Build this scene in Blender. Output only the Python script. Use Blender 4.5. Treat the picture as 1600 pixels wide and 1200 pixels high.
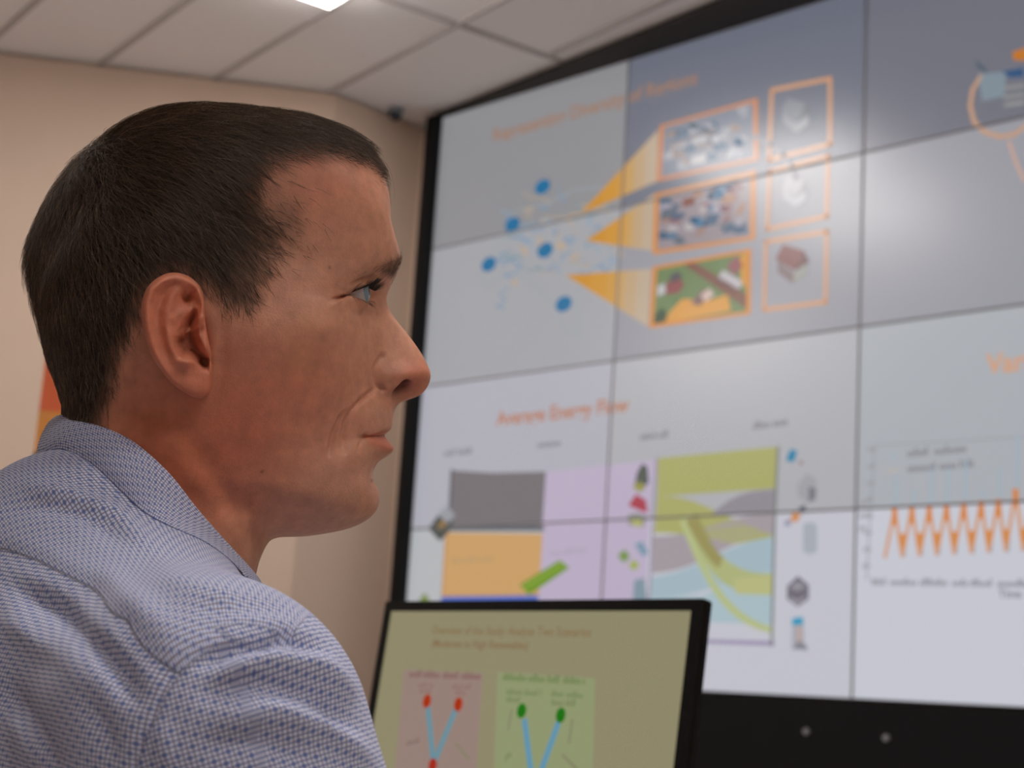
import bpy, bmesh, math, random
import numpy as np
from mathutils import Vector, Matrix
from mathutils.geometry import tessellate_polygon

scene = bpy.context.scene
for o in list(bpy.data.objects): bpy.data.objects.remove(o)
random.seed(7); rng = np.random.default_rng(7)

# ------------------------------------------------------------------ camera
FPX = 2499.5
YAW, PITCH, ROLL = -.7902, .1971, .0642
CAM = np.array([4.7516, -4.1986, 1.0])
def _basis():
    cy, sy = math.cos(YAW), math.sin(YAW); cp, sp = math.cos(PITCH), math.sin(PITCH); cr, sr = math.cos(ROLL), math.sin(ROLL)
    fw = np.array([sy*cp, cy*cp, sp]); r = np.array([cy, -sy, 0.]); u = np.cross(r, fw)
    return cr*r+sr*u, -sr*r+cr*u, fw
CR, CU, CF = _basis()
cam_data = bpy.data.cameras.new('camera'); cam = bpy.data.objects.new('camera', cam_data)
scene.collection.objects.link(cam); scene.camera = cam
cam_data.sensor_width = 36.0; cam_data.lens = 36.0*FPX/1600
cam_data.clip_start = .02
m = Matrix(((CR[0], CU[0], -CF[0], CAM[0]), (CR[1], CU[1], -CF[1], CAM[1]), (CR[2], CU[2], -CF[2], CAM[2]), (0, 0, 0, 1)))
cam.matrix_world = m
cam_data.dof.use_dof = True; cam_data.dof.focus_distance = .815; cam_data.dof.aperture_fstop = 12.0

# ------------------------------------------------------------------ world, exposure
w = bpy.data.worlds.new('world'); scene.world = w; w.use_nodes = True
w.node_tree.nodes['Background'].inputs[0].default_value = (.9, .8, .7, 1); w.node_tree.nodes['Background'].inputs[1].default_value = .05
scene.view_settings.view_transform = 'Standard'; scene.view_settings.look = 'None'
scene.view_settings.exposure = 0.0; scene.view_settings.gamma = 1.0; scene.view_settings.use_curve_mapping = False
scene.cycles.max_bounces = 7; scene.cycles.diffuse_bounces = 5; scene.cycles.glossy_bounces = 3
scene.cycles.sample_clamp_indirect = 4.0
scene.cycles.use_denoising = True

# ceiling troffers: centre x, centre y (0.77 x 0.385 m cells of the tile grid); seen and added diffusers together light the room
GROT = math.radians(-9)                        # the tile grid sits a little askew to the video wall
GA = (.48, -.95); GX_, GY_ = (math.cos(GROT), math.sin(GROT)), (-math.sin(GROT), math.cos(GROT))
def grid_pt(a, b): return (GA[0]+GX_[0]*a+GY_[0]*b, GA[1]+GX_[1]*a+GY_[1]*b)
TX, TY = .82, .41
LAMPS = [(.375, -.205), (.375, -1.025), (-1.0, -2.665), (-1.82, -3.485), (3.9, -1.845), (2.92, -1.025), (5.8, -1.025), (5.8, -2.665)]  # after the leading pair: unseen lamps added to shape face and wall light
LAMP_COL = (1.0, .95, .91); LAMP_STR = 22.0
CEIL = 3.398

# ------------------------------------------------------------------ helpers
def lin(c):
    return tuple(((v/255.)/12.92 if v/255. <= .04045 else ((v/255.+.055)/1.055)**2.4) for v in c)
def pray(px, py):
    return CF + CR*((px-800.)/FPX) - CU*((py-600.)/FPX)
def at_depth(px, py, t): return CAM + pray(px, py)*t
def on_y(px, py, Y=0.):
    d = pray(px, py); return CAM + d*((Y-CAM[1])/d[1])
def on_z(px, py, Z):
    d = pray(px, py); return CAM + d*((Z-CAM[2])/d[2])
def project(X):
    d = np.asarray(X)-CAM; z = d@CF
    return 800+FPX*(d@CR)/z, 600-FPX*(d@CU)/z
def link(o): scene.collection.objects.link(o); return o
def mesh_obj(name, verts, faces, mats, parent=None, smooth=False, midx=None):
    me = bpy.data.meshes.new(name)
    me.from_pydata([tuple(map(float, v)) for v in verts], [], [tuple(map(int, f)) for f in faces])
    for mt in (mats if isinstance(mats, (list, tuple)) else [mats]): me.materials.append(mt)
    if midx is not None: me.polygons.foreach_set('material_index', midx)
    if smooth: me.polygons.foreach_set('use_smooth', [True]*len(me.polygons))
    me.update()
    o = link(bpy.data.objects.new(name, me))
    if parent: o.parent = parent; o.matrix_parent_inverse = parent.matrix_world.inverted()
    return o
def bm_obj(name, bm, mat, parent=None, smooth=False):
    me = bpy.data.meshes.new(name); bm.to_mesh(me); bm.free()
    for mt in (mat if isinstance(mat, (list, tuple)) else [mat]): me.materials.append(mt)
    if smooth: me.polygons.foreach_set('use_smooth', [True]*len(me.polygons))
    o = link(bpy.data.objects.new(name, me))
    if parent: o.parent = parent; o.matrix_parent_inverse = parent.matrix_world.inverted()
    return o
def box(bm, c, s, M=None, bevel=0.):
    r = bmesh.ops.create_cube(bm, size=1.0)
    for v in r['verts']: v.co = Vector((v.co.x*s[0]+c[0], v.co.y*s[1]+c[1], v.co.z*s[2]+c[2]))
    if bevel:
        es = list({e for v in r['verts'] for e in v.link_edges})
        rb = bmesh.ops.bevel(bm, geom=es, offset=bevel, segments=2, affect='EDGES')
        vs = {v for f in rb['faces'] for v in f.verts} | {v for v in r['verts'] if v.is_valid}
    else: vs = r['verts']
    if M is not None:
        for v in vs: v.co = M @ v.co
def cyl(bm, p0, p1, r0, r1=None, seg=16, caps=True):
    p0 = Vector(p0); p1 = Vector(p1); d = p1-p0; r1 = r0 if r1 is None else r1
    M = Matrix.Translation((p0+p1)/2) @ d.to_track_quat('Z', 'Y').to_matrix().to_4x4()
    bmesh.ops.create_cone(bm, cap_ends=caps, segments=seg, radius1=r0, radius2=r1, depth=d.length, matrix=M)
def empty(name, loc, label, cat, group=None):
    o = bpy.data.objects.new(name, None); link(o); o.location = loc; o.empty_display_size = .05
    o['label'] = label; o['category'] = cat
    if group: o['group'] = group
    bpy.context.view_layer.update()
    return o
def tag(o, label=None, cat=None, group=None, kind=None):
    if label: o['label'] = label
    if cat: o['category'] = cat
    if group: o['group'] = group
    if kind: o['kind'] = kind
    return o
def mat(name, col, rough=.6, metal=0., spec=.5, emis=None, estr=1.):
    mt = bpy.data.materials.new(name); mt.use_nodes = True
    b = mt.node_tree.nodes['Principled BSDF']
    b.inputs['Base Color'].default_value = (*col, 1); b.inputs['Roughness'].default_value = rough
    b.inputs['Metallic'].default_value = metal; b.inputs['Specular IOR Level'].default_value = spec
    if emis is not None:
        b.inputs['Emission Color'].default_value = (*emis, 1); b.inputs['Emission Strength'].default_value = estr
    return mt
def noisy(mt, scale, amount, bump=0., bscale=None):
    nt = mt.node_tree; b = nt.nodes['Principled BSDF']; c = b.inputs['Base Color'].default_value[:]
    tc = nt.nodes.new('ShaderNodeTexCoord'); n = nt.nodes.new('ShaderNodeTexNoise'); n.inputs['Scale'].default_value = scale; n.inputs['Detail'].default_value = 4
    nt.links.new(tc.outputs['Object'], n.inputs['Vector'])
    r = nt.nodes.new('ShaderNodeValToRGB'); nt.links.new(n.outputs['Fac'], r.inputs['Fac'])
    r.color_ramp.elements[0].color = tuple(v*(1-amount) for v in c[:3])+(1,); r.color_ramp.elements[1].color = tuple(min(1, v*(1+amount)) for v in c[:3])+(1,)
    nt.links.new(r.outputs['Color'], b.inputs['Base Color'])
    if bump:
        n2 = nt.nodes.new('ShaderNodeTexNoise'); n2.inputs['Scale'].default_value = bscale or scale*5; nt.links.new(tc.outputs['Object'], n2.inputs['Vector'])
        bp = nt.nodes.new('ShaderNodeBump'); bp.inputs['Strength'].default_value = bump; bp.inputs['Distance'].default_value = .002
        nt.links.new(n2.outputs['Fac'], bp.inputs['Height']); nt.links.new(bp.outputs['Normal'], b.inputs['Normal'])
    return mt

# ------------------------------------------------------------------ room shell
M_wall = noisy(mat('beige_paint', (.60, .46, .36), .85), 3., .03, .15, 180.)
M_ceil = noisy(mat('ceiling_tile', (.86, .84, .84), .9), 60., .04, .3, 250.)
M_grid = mat('ceiling_grid_paint', (.46, .43, .42), .6)
M_black = mat('matte_black', (.003, .003, .0035), .6, spec=.2)
M_ceilshade = mat('ceiling_shade_dark', (.03, .026, .024), .8)  # dark colour imitating ceiling shade near the video wall
M_floor = noisy(mat('carpet', (.50, .48, .47), .95), 40., .25, .5, 400.)
M_base = mat('baseboard_grey', (.12, .11, .1), .6)
P0 = (-.215, -.40); PD = (-.583, -.812)      # the splayed wall leaves the side wall here
P1 = (P0[0]+PD[0]*6.2, P0[1]+PD[1]*6.2)
XR, YB = 9.0, -8.6
def wall_seg(name, a, b, h=CEIL, th=.12, side=1):
    a = Vector((a[0], a[1], 0)); b = Vector((b[0], b[1], 0)); d = (b-a).normalized(); n = Vector((-d.y, d.x, 0))*side*th
    vs = [a, b, b+n, a+n]; vs = vs + [v+Vector((0, 0, h)) for v in vs]
    fs = [(0, 1, 2, 3), (4, 5, 6, 7), (0, 1, 5, 4), (1, 2, 6, 5), (2, 3, 7, 6), (3, 0, 4, 7)]
    o = mesh_obj(name, vs, fs, M_wall)
    bm = bmesh.new(); bm.from_mesh(o.data); bmesh.ops.recalc_face_normals(bm, faces=bm.faces); bm.to_mesh(o.data); bm.free()
    return tag(o, kind='structure')
wall_seg('wall_front', (P0[0], .085), (XR, .085), side=1)
wall_seg('wall_side', P0, (P0[0], .085), side=1)
wall_seg('wall_left', P1, P0, side=1)
wall_seg('wall_rear', (P1[0], P1[1]), (P1[0], YB), side=-1)
wall_seg('wall_back', (P1[0], YB), (XR, YB), side=-1)
wall_seg('wall_right', (XR, YB), (XR, .085), side=-1)
XL = P1[0]-.1
bm = bmesh.new(); box(bm, ((XL+XR)/2, (YB+.2)/2, -.05), (XR-XL+.3, .2-YB+.1, .1)); tag(bm_obj('floor', bm, M_floor), kind='structure')
bm = bmesh.new(); box(bm, ((XL+XR)/2, (YB+.2)/2, CEIL+.06), (XR-XL+.3, .2-YB+.1, .1)); tag(bm_obj('ceiling', bm, M_ceil), kind='structure')
# T-bar grid
GM = Matrix.Translation((GA[0], GA[1], 0)) @ Matrix.Rotation(GROT, 4, 'Z')
def in_room(p): return XL < p[0] < XR and YB < p[1] < .05
CX0 = .145
bm = bmesh.new(); zc = CEIL+.004
for i in range(-6, 14):
    for j in range(-24, 7):
        if in_room(grid_pt(CX0+TX*(i+.5), TY*(j+.5))):
            box(bm, (CX0+TX*(i+.5), TY*j, zc), (TX, .016, .012), GM)
            if i % 2 == 0: box(bm, (CX0+TX*i, TY*(j+.5), zc), (.016, TY-.016, .012), GM)
tag(bm_obj('trim_1', bm, M_grid), kind='structure')
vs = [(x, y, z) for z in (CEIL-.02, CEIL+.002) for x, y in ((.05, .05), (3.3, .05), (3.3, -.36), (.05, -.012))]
tag(mesh_obj('ceiling_shade_wedge', vs, [(3, 2, 1, 0), (4, 5, 6, 7), (0, 1, 5, 4), (1, 2, 6, 5), (2, 3, 7, 6), (3, 0, 4, 7)], M_ceilshade), kind='structure')   # dark wedge standing in for the ceiling's shade along the video wall
bm = bmesh.new(); box(bm, (P0[0]+.006, (P0[1]+.085)/2, .05), (.012, .46, .1)); tag(bm_obj('baseboard_side', bm, M_base), kind='structure')

# ceiling lights
M_diff = mat('light_diffuser', (.8, .8, .8), .5, emis=LAMP_COL, estr=LAMP_STR)
M_lframe = mat('light_frame_white', (.7, .68, .66), .5)
for k, (la, lb) in enumerate(LAMPS):
    lx, ly = grid_pt(la, lb); LM = Matrix.Translation((lx, ly, 0)) @ Matrix.Rotation(GROT, 4, 'Z')
    t = empty('ceiling_light', (lx, ly, CEIL), 'bright ceiling light panel glowing at the top edge of the photo' if k == 0 else 'unseen ceiling light panel assumed outside the frame', 'ceiling light', 'ceiling lights set in the tile grid')
    bm = bmesh.new(); box(bm, (0, 0, CEIL-.017), (.74, .33, .034), LM, .006); bm_obj('diffuser', bm, M_diff, t)
    bm = bmesh.new()
    for sx in (-1, 1): box(bm, (sx*.392, 0, CEIL-.004), (.024, .398, .01), LM)
    for sy in (-1, 1): box(bm, (0, sy*.187, CEIL-.004), (.76, .024, .01), LM)
    bm_obj('frame', bm, M_lframe, t)

# ================================================================== screens and what they show
class Surface:
    """Flat display: maps photo points onto its plane and collects layered graphics."""
    def __init__(s, O, ex, ey):
        s.O, s.ex, s.ey = np.array(O, float), np.array(ex, float), np.array(ey, float); s.n = np.cross(s.ex, s.ey); s.items = []
        if s.n@(CAM-s.O) < 0: s.n = -s.n
    def map(s, px, py):
        r = pray(px, py); t = (s.n@(s.O-CAM))/(s.n@r); q = CAM+r*t-s.O; return np.array([q@s.ex, q@s.ey])
    def to3(s, p, h): return s.O+s.ex*p[0]+s.ey*p[1]+s.n*h
    def tri(s, P, col, layer):
        P = [np.array(p, float) for p in P]
        for t in tessellate_polygon([[Vector((p[0], p[1], 0)) for p in P]]): s.items.append(([P[i] for i in t], col, layer))
    def poly(s, px, col, layer=1): s.tri([s.map(*p) for p in px], col, layer)
    def line(s, px, wd, col, layer=2, closed=False):
        Q = [s.map(*p) for p in px]; n = len(Q)
        for i in range(n if closed else n-1):
            a, b_ = Q[i], Q[(i+1) % n]; d = b_-a; L = np.linalg.norm(d)
            if L < 1e-6: continue
            d = d/L; k = np.array([-d[1], d[0]])*wd/2; e = d*wd*.4
            s.tri([a-e+k, b_+e+k, b_+e-k, a-e-k], col, layer)
    def disc(s, px, py, rx, ry, col, layer=2, n=20):
        c = s.map(px, py); s.tri([c+np.array([rx*math.cos(2*math.pi*k/n), ry*math.sin(2*math.pi*k/n)]) for k in range(n)], col, layer)
    def band(s, top, bot, col, layer=2, n=14):
        def sm(L):
            L = np.array(L, float)
            if len(L) == 2: return L
            t = np.linspace(0, 1, n); x = L[0, 0]+(L[-1, 0]-L[0, 0])*t
            if len(L) == 3: return np.stack([(1-t)**2*L[0, k]+2*t*(1-t)*L[1, k]+t*t*L[2, k] for k in (0, 1)], 1)
            return np.stack([(1-t)**3*L[0, k]+3*t*(1-t)**2*L[1, k]+3*t*t*(1-t)*L[2, k]+t**3*L[3, k] for k in (0, 1)], 1)
        s.poly([tuple(p) for p in sm(top)]+[tuple(p) for p in sm(bot)[::-1]], col, layer)
    def text(s, body, p0, p1, col, layer=3, bold=.02, hscale=1.):
        cu = bpy.data.curves.new('t', 'FONT'); cu.body = body; cu.offset = bold; cu.resolution_u = 3
        o = bpy.data.objects.new('t', cu); link(o); dg = bpy.context.evaluated_depsgraph_get()
        me = bpy.data.meshes.new_from_object(o.evaluated_get(dg)); bpy.data.objects.remove(o); bpy.data.curves.remove(cu)
        v = np.array([x.co[:2] for x in me.vertices]); x0, x1 = v[:, 0].min(), v[:, 0].max()
        a, b_ = s.map(*p0), s.map(*p1); sc_ = (b_[0]-a[0])/(x1-x0); me.calc_loop_triangles()
        for t in me.loop_triangles:
            s.items.append(([np.array([a[0]+(v[i, 0]-x0)*sc_, a[1]-v[i, 1]*sc_*hscale]) for i in t.vertices], col, layer))
        bpy.data.meshes.remove(me)
    def words(s, p0, p1, ht, col, layer=3, seed=0):       # a line of lettering too small to read
        r = random.Random(seed); a, b_ = s.map(*p0), s.map(*p1); x = a[0]
        while x < b_[0]-ht*.3:
            wl = min(r.uniform(2.0, 4.5)*ht, b_[0]-x); k = x
            while k < x+wl-ht*.2:
                h_ = ht*r.choice((.62, .62, .7, 1.0)); y = a[1]+(b_[1]-a[1])*(k-a[0])/(b_[0]-a[0])
                s.tri([(k, y-h_), (k+ht*.32, y-h_), (k+ht*.32, y), (k, y)], col, layer); k += ht*.46
            x += wl+ht*.5
def clip_poly(P, x0, x1, y0, y1):
    for ax_, lim, sg in ((0, x0, 1), (0, x1, -1), (1, y0, 1), (1, y1, -1)):
        out = []
        for i in range(len(P)):
            a, b_ = P[i-1], P[i]; da, db = sg*(a[ax_]-lim), sg*(b_[ax_]-lim)
            if da >= 0: 
                if db >= 0: out.append(b_)
                else: out.append(a+(b_-a)*da/(da-db))
            elif db >= 0: out += [a+(b_-a)*da/(da-db), b_]
        P = out
        if len(P) < 3: return []
    return P
SCR = {}
def scr_mat(col, gloss=.22):
    key_ = tuple(int(v) for v in col)
    if key_ not in SCR:
        mt = mat('screen_colour', (.01, .01, .011), SCR_ROUGH, emis=tuple(max(v-.012, 0) for v in lin(key_)), estr=1.0); mt.node_tree.nodes['Principled BSDF'].inputs['Specular IOR Level'].default_value = SCR_SPEC
        SCR[key_] = mt
    return SCR[key_]
SCR_ROUGH, SCR_SPEC = .26, .6
def screen_mesh(surf, x0, x1, y0, y1, white, parent, name='screen', hb=.0):
    verts, fcs, mi, mats_ = [], [], [], [scr_mat(white)]
    def put(P, col, h):
        mt = scr_mat(col)
        if mt not in mats_: mats_.append(mt)
        o = len(verts); verts.extend(surf.to3(p, h) for p in P); fcs.append(tuple(range(o, o+len(P)))); mi.append(mats_.index(mt))
    put([np.array(p) for p in ((x0, y0), (x1, y0), (x1, y1), (x0, y1))], white, hb)
    for P, col, layer in surf.items:
        Q = clip_poly(P, x0, x1, y0, y1)
        if Q: put(Q, col, hb+.0004*layer)
    o = mesh_obj(name, verts, fcs, mats_, parent, False, mi); return o

PW, PH, TOPZ = .575*1.778, .575, 3.3781
wall = Surface((0, 0, TOPZ), (1, 0, 0), (0, 0, -1))
OR, ORD, AM, TAN2, BLUE = (196, 128, 84), (188, 116, 74), (202, 146, 52), (190, 164, 138), (28, 108, 152)
# -- slide: regions
wall.text('Representing Diversity of Regions', (770, 221), (1089, 137), (156, 120, 100), bold=.02)
for x, y in ((848, 292), (801, 351), (764, 413), (852, 391), (881, 475)): wall.disc(x, y, .041, .030, BLUE, 5)
rr_ = random.Random(3)
mapc = [(806,330),(850,318),(900,296),(940,292),(948,330),(955,360),(930,372),(962,398),(940,430),(905,450),(900,476),(905,524),(880,512),(868,480),(840,450),(822,430),(795,425),(762,448),(748,430),(770,395),(790,365)]
wall.line(mapc, .006, (150, 158, 166), 1, True)
for k in range(60):
    x, y = rr_.uniform(790, 960), rr_.uniform(300, 450); 
    if y > 300+ (x-760)*.2+150: continue
    pts = [(x, y)]
    for _ in range(4): pts.append((pts[-1][0]+rr_.uniform(-16, 16), pts[-1][1]+rr_.uniform(-12, 12)))
    wall.line(pts, .006, rr_.choice([(118,146,172), (190,160,124), (126,148,156), (130,156,180), (170,156,142)]), 2)
def fan(ap, a, b_):
    cols_ = [(196,138,48), (198,142,54), (196,146,68), (190,152,96), (184,156,122), (180,160,138)]; f0 = [0, .30, .48, .60, .70, .84, 1]
    L = lambda p, q, t: (p[0]+(q[0]-p[0])*t, p[1]+(q[1]-p[1])*t)
    for i in range(6):
        P = [L(ap, a, f0[i]), L(ap, a, f0[i+1]), L(ap, b_, f0[i+1]), L(ap, b_, f0[i])]
        wall.poly(P[1:] if i == 0 else P, cols_[i], 3)
fan((905, 335), (1029, 202), (1026, 284)); fan((915, 376), (1024, 302), (1020, 392)); fan((884, 430), (1018, 420), (1012, 510))
def tile(q, inner, seed, cols_, n):
    wall.poly(q, (200, 128, 52) if seed else OR, 4)
    cx = sum(p[0] for p in q)/4; cy = sum(p[1] for p in q)/4; inn = [(p[0]+(cx-p[0])*.09, p[1]+(cy-p[1])*.11) for p in q]
    wall.poly(inn, inner, 5); r = random.Random(seed+11); B = lambda u, v: tuple((inn[0][k]*(1-u)+inn[1][k]*u)*(1-v)+(inn[3][k]*(1-u)+inn[2][k]*u)*v for k in (0, 1))
    for k in range(n):
        u, v, du, dv = r.uniform(0, .86), r.uniform(0, .82), r.uniform(.06, .16), r.uniform(.08, .2)
        sh = r.uniform(-.08, .08); P = [B(min(1, max(0, u+sh)), v), B(min(1, max(0, u+du+sh)), v), B(min(1, u+du), min(1, v+dv)), B(u, min(1, v+dv))]
        wall.poly(P, r.choice(cols_), 6+(k % 3))
    return B
tile([(1031,196),(1184,153),(1185,250),(1026,284)], (120,126,140), 0, [(60,92,118),(150,152,162),(176,172,176),(92,110,128),(128,120,120),(64,84,96),(165,165,172),(150,130,120)], 46)
tile([(1023,303),(1181,266),(1180,374),(1020,398)], (140,130,136), 1, [(66,110,140),(150,146,158),(120,76,84),(84,96,110),(170,164,166),(150,110,90),(54,84,112),(128,92,100)], 46)
B = tile([(1020,417),(1174,388),(1173,491),(1014,513)], (96,118,74), 2, [(84,112,66),(100,122,80),(90,110,72)], 6)
def bp_(pts, col, layer): wall.poly([B(*p) for p in pts], col, layer)
bp_([(.30,.0),(.42,.0),(1,.70),(1,.95)], (112,72,58), 9); bp_([(.16,.85),(.3,.62),(.62,.72),(.80,.66),(.84,.95),(.3,1),(.12,1)], (200,140,52), 9); bp_([(.02,.8),(.1,.72),(.16,.95),(.1,1),(0,1)], (44,66,44), 9)
bp_([(.12,.28),(.24,.2),(.32,.36),(.26,.5),(.12,.5)], (128,62,66), 9); bp_([(.14,.18),(.24,.1),(.3,.24),(.18,.3)], (70,68,74), 10); bp_([(.02,.32),(.1,.28),(.12,.46),(.03,.52)], (176,174,178), 9)
bp_([(.66,.42),(.74,.22),(.98,.5),(.9,.64)], (176,170,176), 9); bp_([(.78,.16),(.9,.02),(.97,.22),(.86,.36)], (134,82,88), 10); bp_([(.4,.72),(.52,.5),(.6,.62),(.5,.8)], (112,84,80), 10); bp_([(.5,.6),(.6,.5),(.66,.64),(.56,.74)], (190,166,158), 11)
bp_([(.93,.05),(1,.0),(1,.6),(.95,.5)], (200,138,40), 10)
for q in ([(1206,141),(1297,123),(1297,225),(1202,250)], [(1203,268),(1294,244),(1292,338),(1199,358)], [(1197,378),(1292,362),(1290,472),(1194,484)]):
    wall.line(q, .016, (196, 146, 112), 4, True)
def house(cx, cy, k, roof, wallc, side):
    P = lambda x, y: (cx+x*k, cy+y*k)
    wall.poly([P(-30,-2),(cx, cy+22*k),P(0,44),P(-30,22)], side, 5); wall.poly([P(0,22),P(26,4),P(26,26),P(0,44)], wallc, 5)
    wall.poly([P(-34,-4),P(-20,-32),P(20,-20),P(2,18)], roof, 6); wall.poly([P(20,-20),P(30,2),P(2,18)], tuple(int(v*.85) for v in roof), 6)
house(1240, 408, .82, (122, 78, 78), (146, 146, 140), (120, 104, 106)); house(1245, 176, .72, (128, 132, 140), (150, 152, 158), (140, 142, 150)); house(1243, 296, .62, (168, 166, 172), (176, 176, 182), (170, 170, 176))
wall.line([(1178,213),(1205,226),(1225,243),(1238,262),(1243,280)], .014, (128, 128, 136), 9)
# -- slide: average energy flow
wall.text('Average Energy Flow', (775, 665), (982, 646), (180, 122, 92), bold=.02)
for p0, p1, sd in (((694,713),(736,709),1),((840,700),(878,696),2),((1000,688),(1046,683),3),((1176,671),(1230,664),4)): wall.words(p0, p1, .026, (128,128,134), 3, sd)
GY, OG, LV, YG = (116,112,116), (198,156,104), (183,171,194), (166,166,106)
wall.poly([(852,738),(1024,718),(1016,800),(1008,946),(838,950)], LV, 1)
wall.poly([(706,735),(770,739),(853,737),(847,829),(706,829),(699,826)], GY, 3); wall.line([(706,735),(701,826)], .012, (84,84,90), 4); wall.line([(704,826),(848,826)], .018, (98,102,110), 4)
wall.poly([(696,832),(848,834),(842,931),(690,933)], OG, 3); wall.line([(697,832),(691,933)], .008, (190,132,78), 4); wall.words((705,880),(775,876), .022, (178,150,112), 4, 7)
wall.poly([(690,932),(842,930),(838,952),(686,954)], (82,106,184), 4); wall.words((860,868),(918,862), .02, (168,158,178), 3, 8)
wall.poly([(812,914),(875,875),(890,887),(827,930)], (112,146,48), 6); wall.line([(819,918),(880,881)], .006, (142,172,76), 7)
wall.poly([(670,826),(690,798),(708,808),(706,826),(688,846)], (72,80,78), 6); wall.poly([(684,804),(700,790),(712,806),(700,818)], (150,152,160), 7); wall.poly([(684,820),(694,812),(698,822),(688,830)], (150,120,70), 7)
wall.poly([(655,938),(664,926),(676,944),(660,950)], (120,138,80), 6)
wall.line([(1026,716),(1014,950)], .010, (150,140,160), 5); wall.line([(1216,699),(1211,800),(1206,1008)], .010, (120,124,122), 5)
wall.poly([(1028,716),(1215,698),(1213,763),(1027,776)], YG, 3)
wall.band([(1027,776),(1085,772),(1110,800),(1212,838)], [(1022,833),(1080,832),(1100,842),(1150,850)], YG, 2)
wall.band([(1110,806),(1140,775),(1165,766),(1213,764)], [(1110,806),(1150,806),(1170,803),(1212,801)], (142,138,146), 3)
wall.band([(1021,838),(1100,838),(1120,806),(1212,801)], [(1019,896),(1105,890),(1130,842),(1211,834)], (160,152,158), 2)
wall.band([(1018,902),(1100,890),(1130,848),(1211,838)], [(1012,935),(1100,935),(1130,905),(1209,890)], (160,180,190), 2)
wall.poly([(1012,935),(1100,930),(1150,900),(1209,888),(1206,976),(1100,972),(1012,950)], (166,186,194), 1)
wall.band([(1078,800),(1110,850),(1135,900),(1208,896)], [(1068,820),(1100,880),(1120,935),(1207,928)], (170,176,124), 4)
wall.poly([(1146,904),(1208,898),(1207,930),(1150,928)], (182,180,130), 4)
wall.band([(1070,810),(1100,880),(1130,960),(1207,980)], [(1062,815),(1092,885),(1122,975),(1206,989)], (176,184,132), 5)
wall.band([(1088,800),(1112,850),(1118,860),(1130,870)], [(1072,815),(1096,860),(1110,880),(1124,888)], (150,144,92), 5)
wall.poly([(1095,999),(1210,1002),(1209,1009),(1095,1005)], (150,140,170), 3)
def icon(px, py, pts, col, layer=6): wall.poly([(px+x, py+y) for x, y in pts], col, layer)
icon(1002, 744, [(-10,14),(-6,-6),(2,-20),(10,-14),(12,10),(0,20)], (86,92,86)); icon(1000, 748, [(-12,12),(0,4),(10,14),(0,22)], (150,146,80), 7)
icon(998, 794, [(-16,-4),(-4,-22),(12,-12),(14,8),(-2,2)], (166,70,84)); icon(998, 800, [(-16,4),(0,2),(14,8),(6,24),(-16,20)], (136,138,130), 5); icon(996, 812, [(-12,2),(2,-4),(10,6),(0,12)], (176,176,110), 7)
icon(985, 868, [(-20,0),(-8,-10),(0,2),(-10,12)], (120,146,84)); icon(992, 880, [(-10,2),(0,-6),(8,4),(-2,12)], (158,170,92)); icon(1002, 856, [(-10,-6),(2,-10),(12,8),(2,14)], (124,150,170)); icon(1003, 925, [(-12,-18),(4,-22),(10,20),(-14,20)], (128,148,160))
icon(1237, 712, [(-9,8),(-2,-10),(9,-8),(4,10)], (40,128,164)); icon(1252, 723, [(-3,-3),(3,-3),(3,3),(-3,3)], (150,120,128))
icon(1260, 764, [(-14,-6),(0,-24),(16,-16),(16,14),(2,22),(-13,12)], (158,158,164)); icon(1264, 770, [(0,-10),(12,-6),(10,12),(0,14)], (120,120,128), 7); icon(1242, 806, [(-8,8),(-2,-6),(10,-2),(4,10)], (200,140,92)); icon(1250, 802, [(-2,-8),(8,-14),(10,-4),(2,2)], (92,98,112), 7); icon(1232, 816, [(-6,-2),(4,-6),(4,6),(-6,6)], (150,150,170), 5)
icon(1266, 842, [(-11,-22),(0,-27),(11,-22),(11,20),(0,25),(-11,20)], (164,170,180)); icon(1247, 926, [(-17,-10),(0,-26),(17,-12),(17,10),(0,22),(-17,10)], (112,108,118)); icon(1247, 926, [(-13,-8),(0,-2),(13,-9),(0,-18)], (146,144,152), 7); icon(1247, 930, [(-12,2),(0,8),(12,1),(12,6),(0,14),(-12,8)], (150,148,156), 7)
icon(1247, 995, [(-9,-20),(9,-20),(11,20),(-10,20)], (166,166,174)); icon(1247, 972, [(-9,-6),(8,-8),(9,4),(-9,5)], (60,150,184), 7); icon(1252, 1008, [(-12,6),(-4,-8),(10,2),(10,8)], (132,132,142), 7); icon(1249, 992, [(-2,-14),(3,-14),(4,10),(-2,10)], (186,160,150), 8)
# -- slide: chart on the right
wall.text('Varia', (1540, 584), (1628, 565), (204, 156, 126), bold=.03)
wall.line([(1366,696),(1354,905)], .005, (150,154,160)); wall.line([(1366,696),(1500,689),(1640,680)], .005, (154,158,164))
wall.words((1362,914),(1640,918), .022, (138,138,146), 3, 21); wall.text('Time', (1560, 934), (1596, 936), (126,126,134), bold=.02)
for k in range(8): wall.words((1356-k*1.2, 706+k*26), (1369-k*1.2, 705+k*26), .016, (146,146,154), 3, k)
wall.words((1342,830),(1352,829), .02, (156,150,156), 3, 31); wall.words((1342,810),(1352,809), .02, (156,150,156), 3, 32); wall.words((1343,790),(1353,789), .02, (156,150,156), 3, 33)
wall.words((1418,714),(1518,706), .026, (132,132,138), 3, 41); wall.words((1418,738),(1520,730), .026, (132,132,138), 3, 42)
wall.line([(1388,713),(1402,712)], .005, (150,178,190)); wall.line([(1388,736),(1402,735)], .005, (196,176,160))
xz = 1386; k = 0; zz = []
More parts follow.
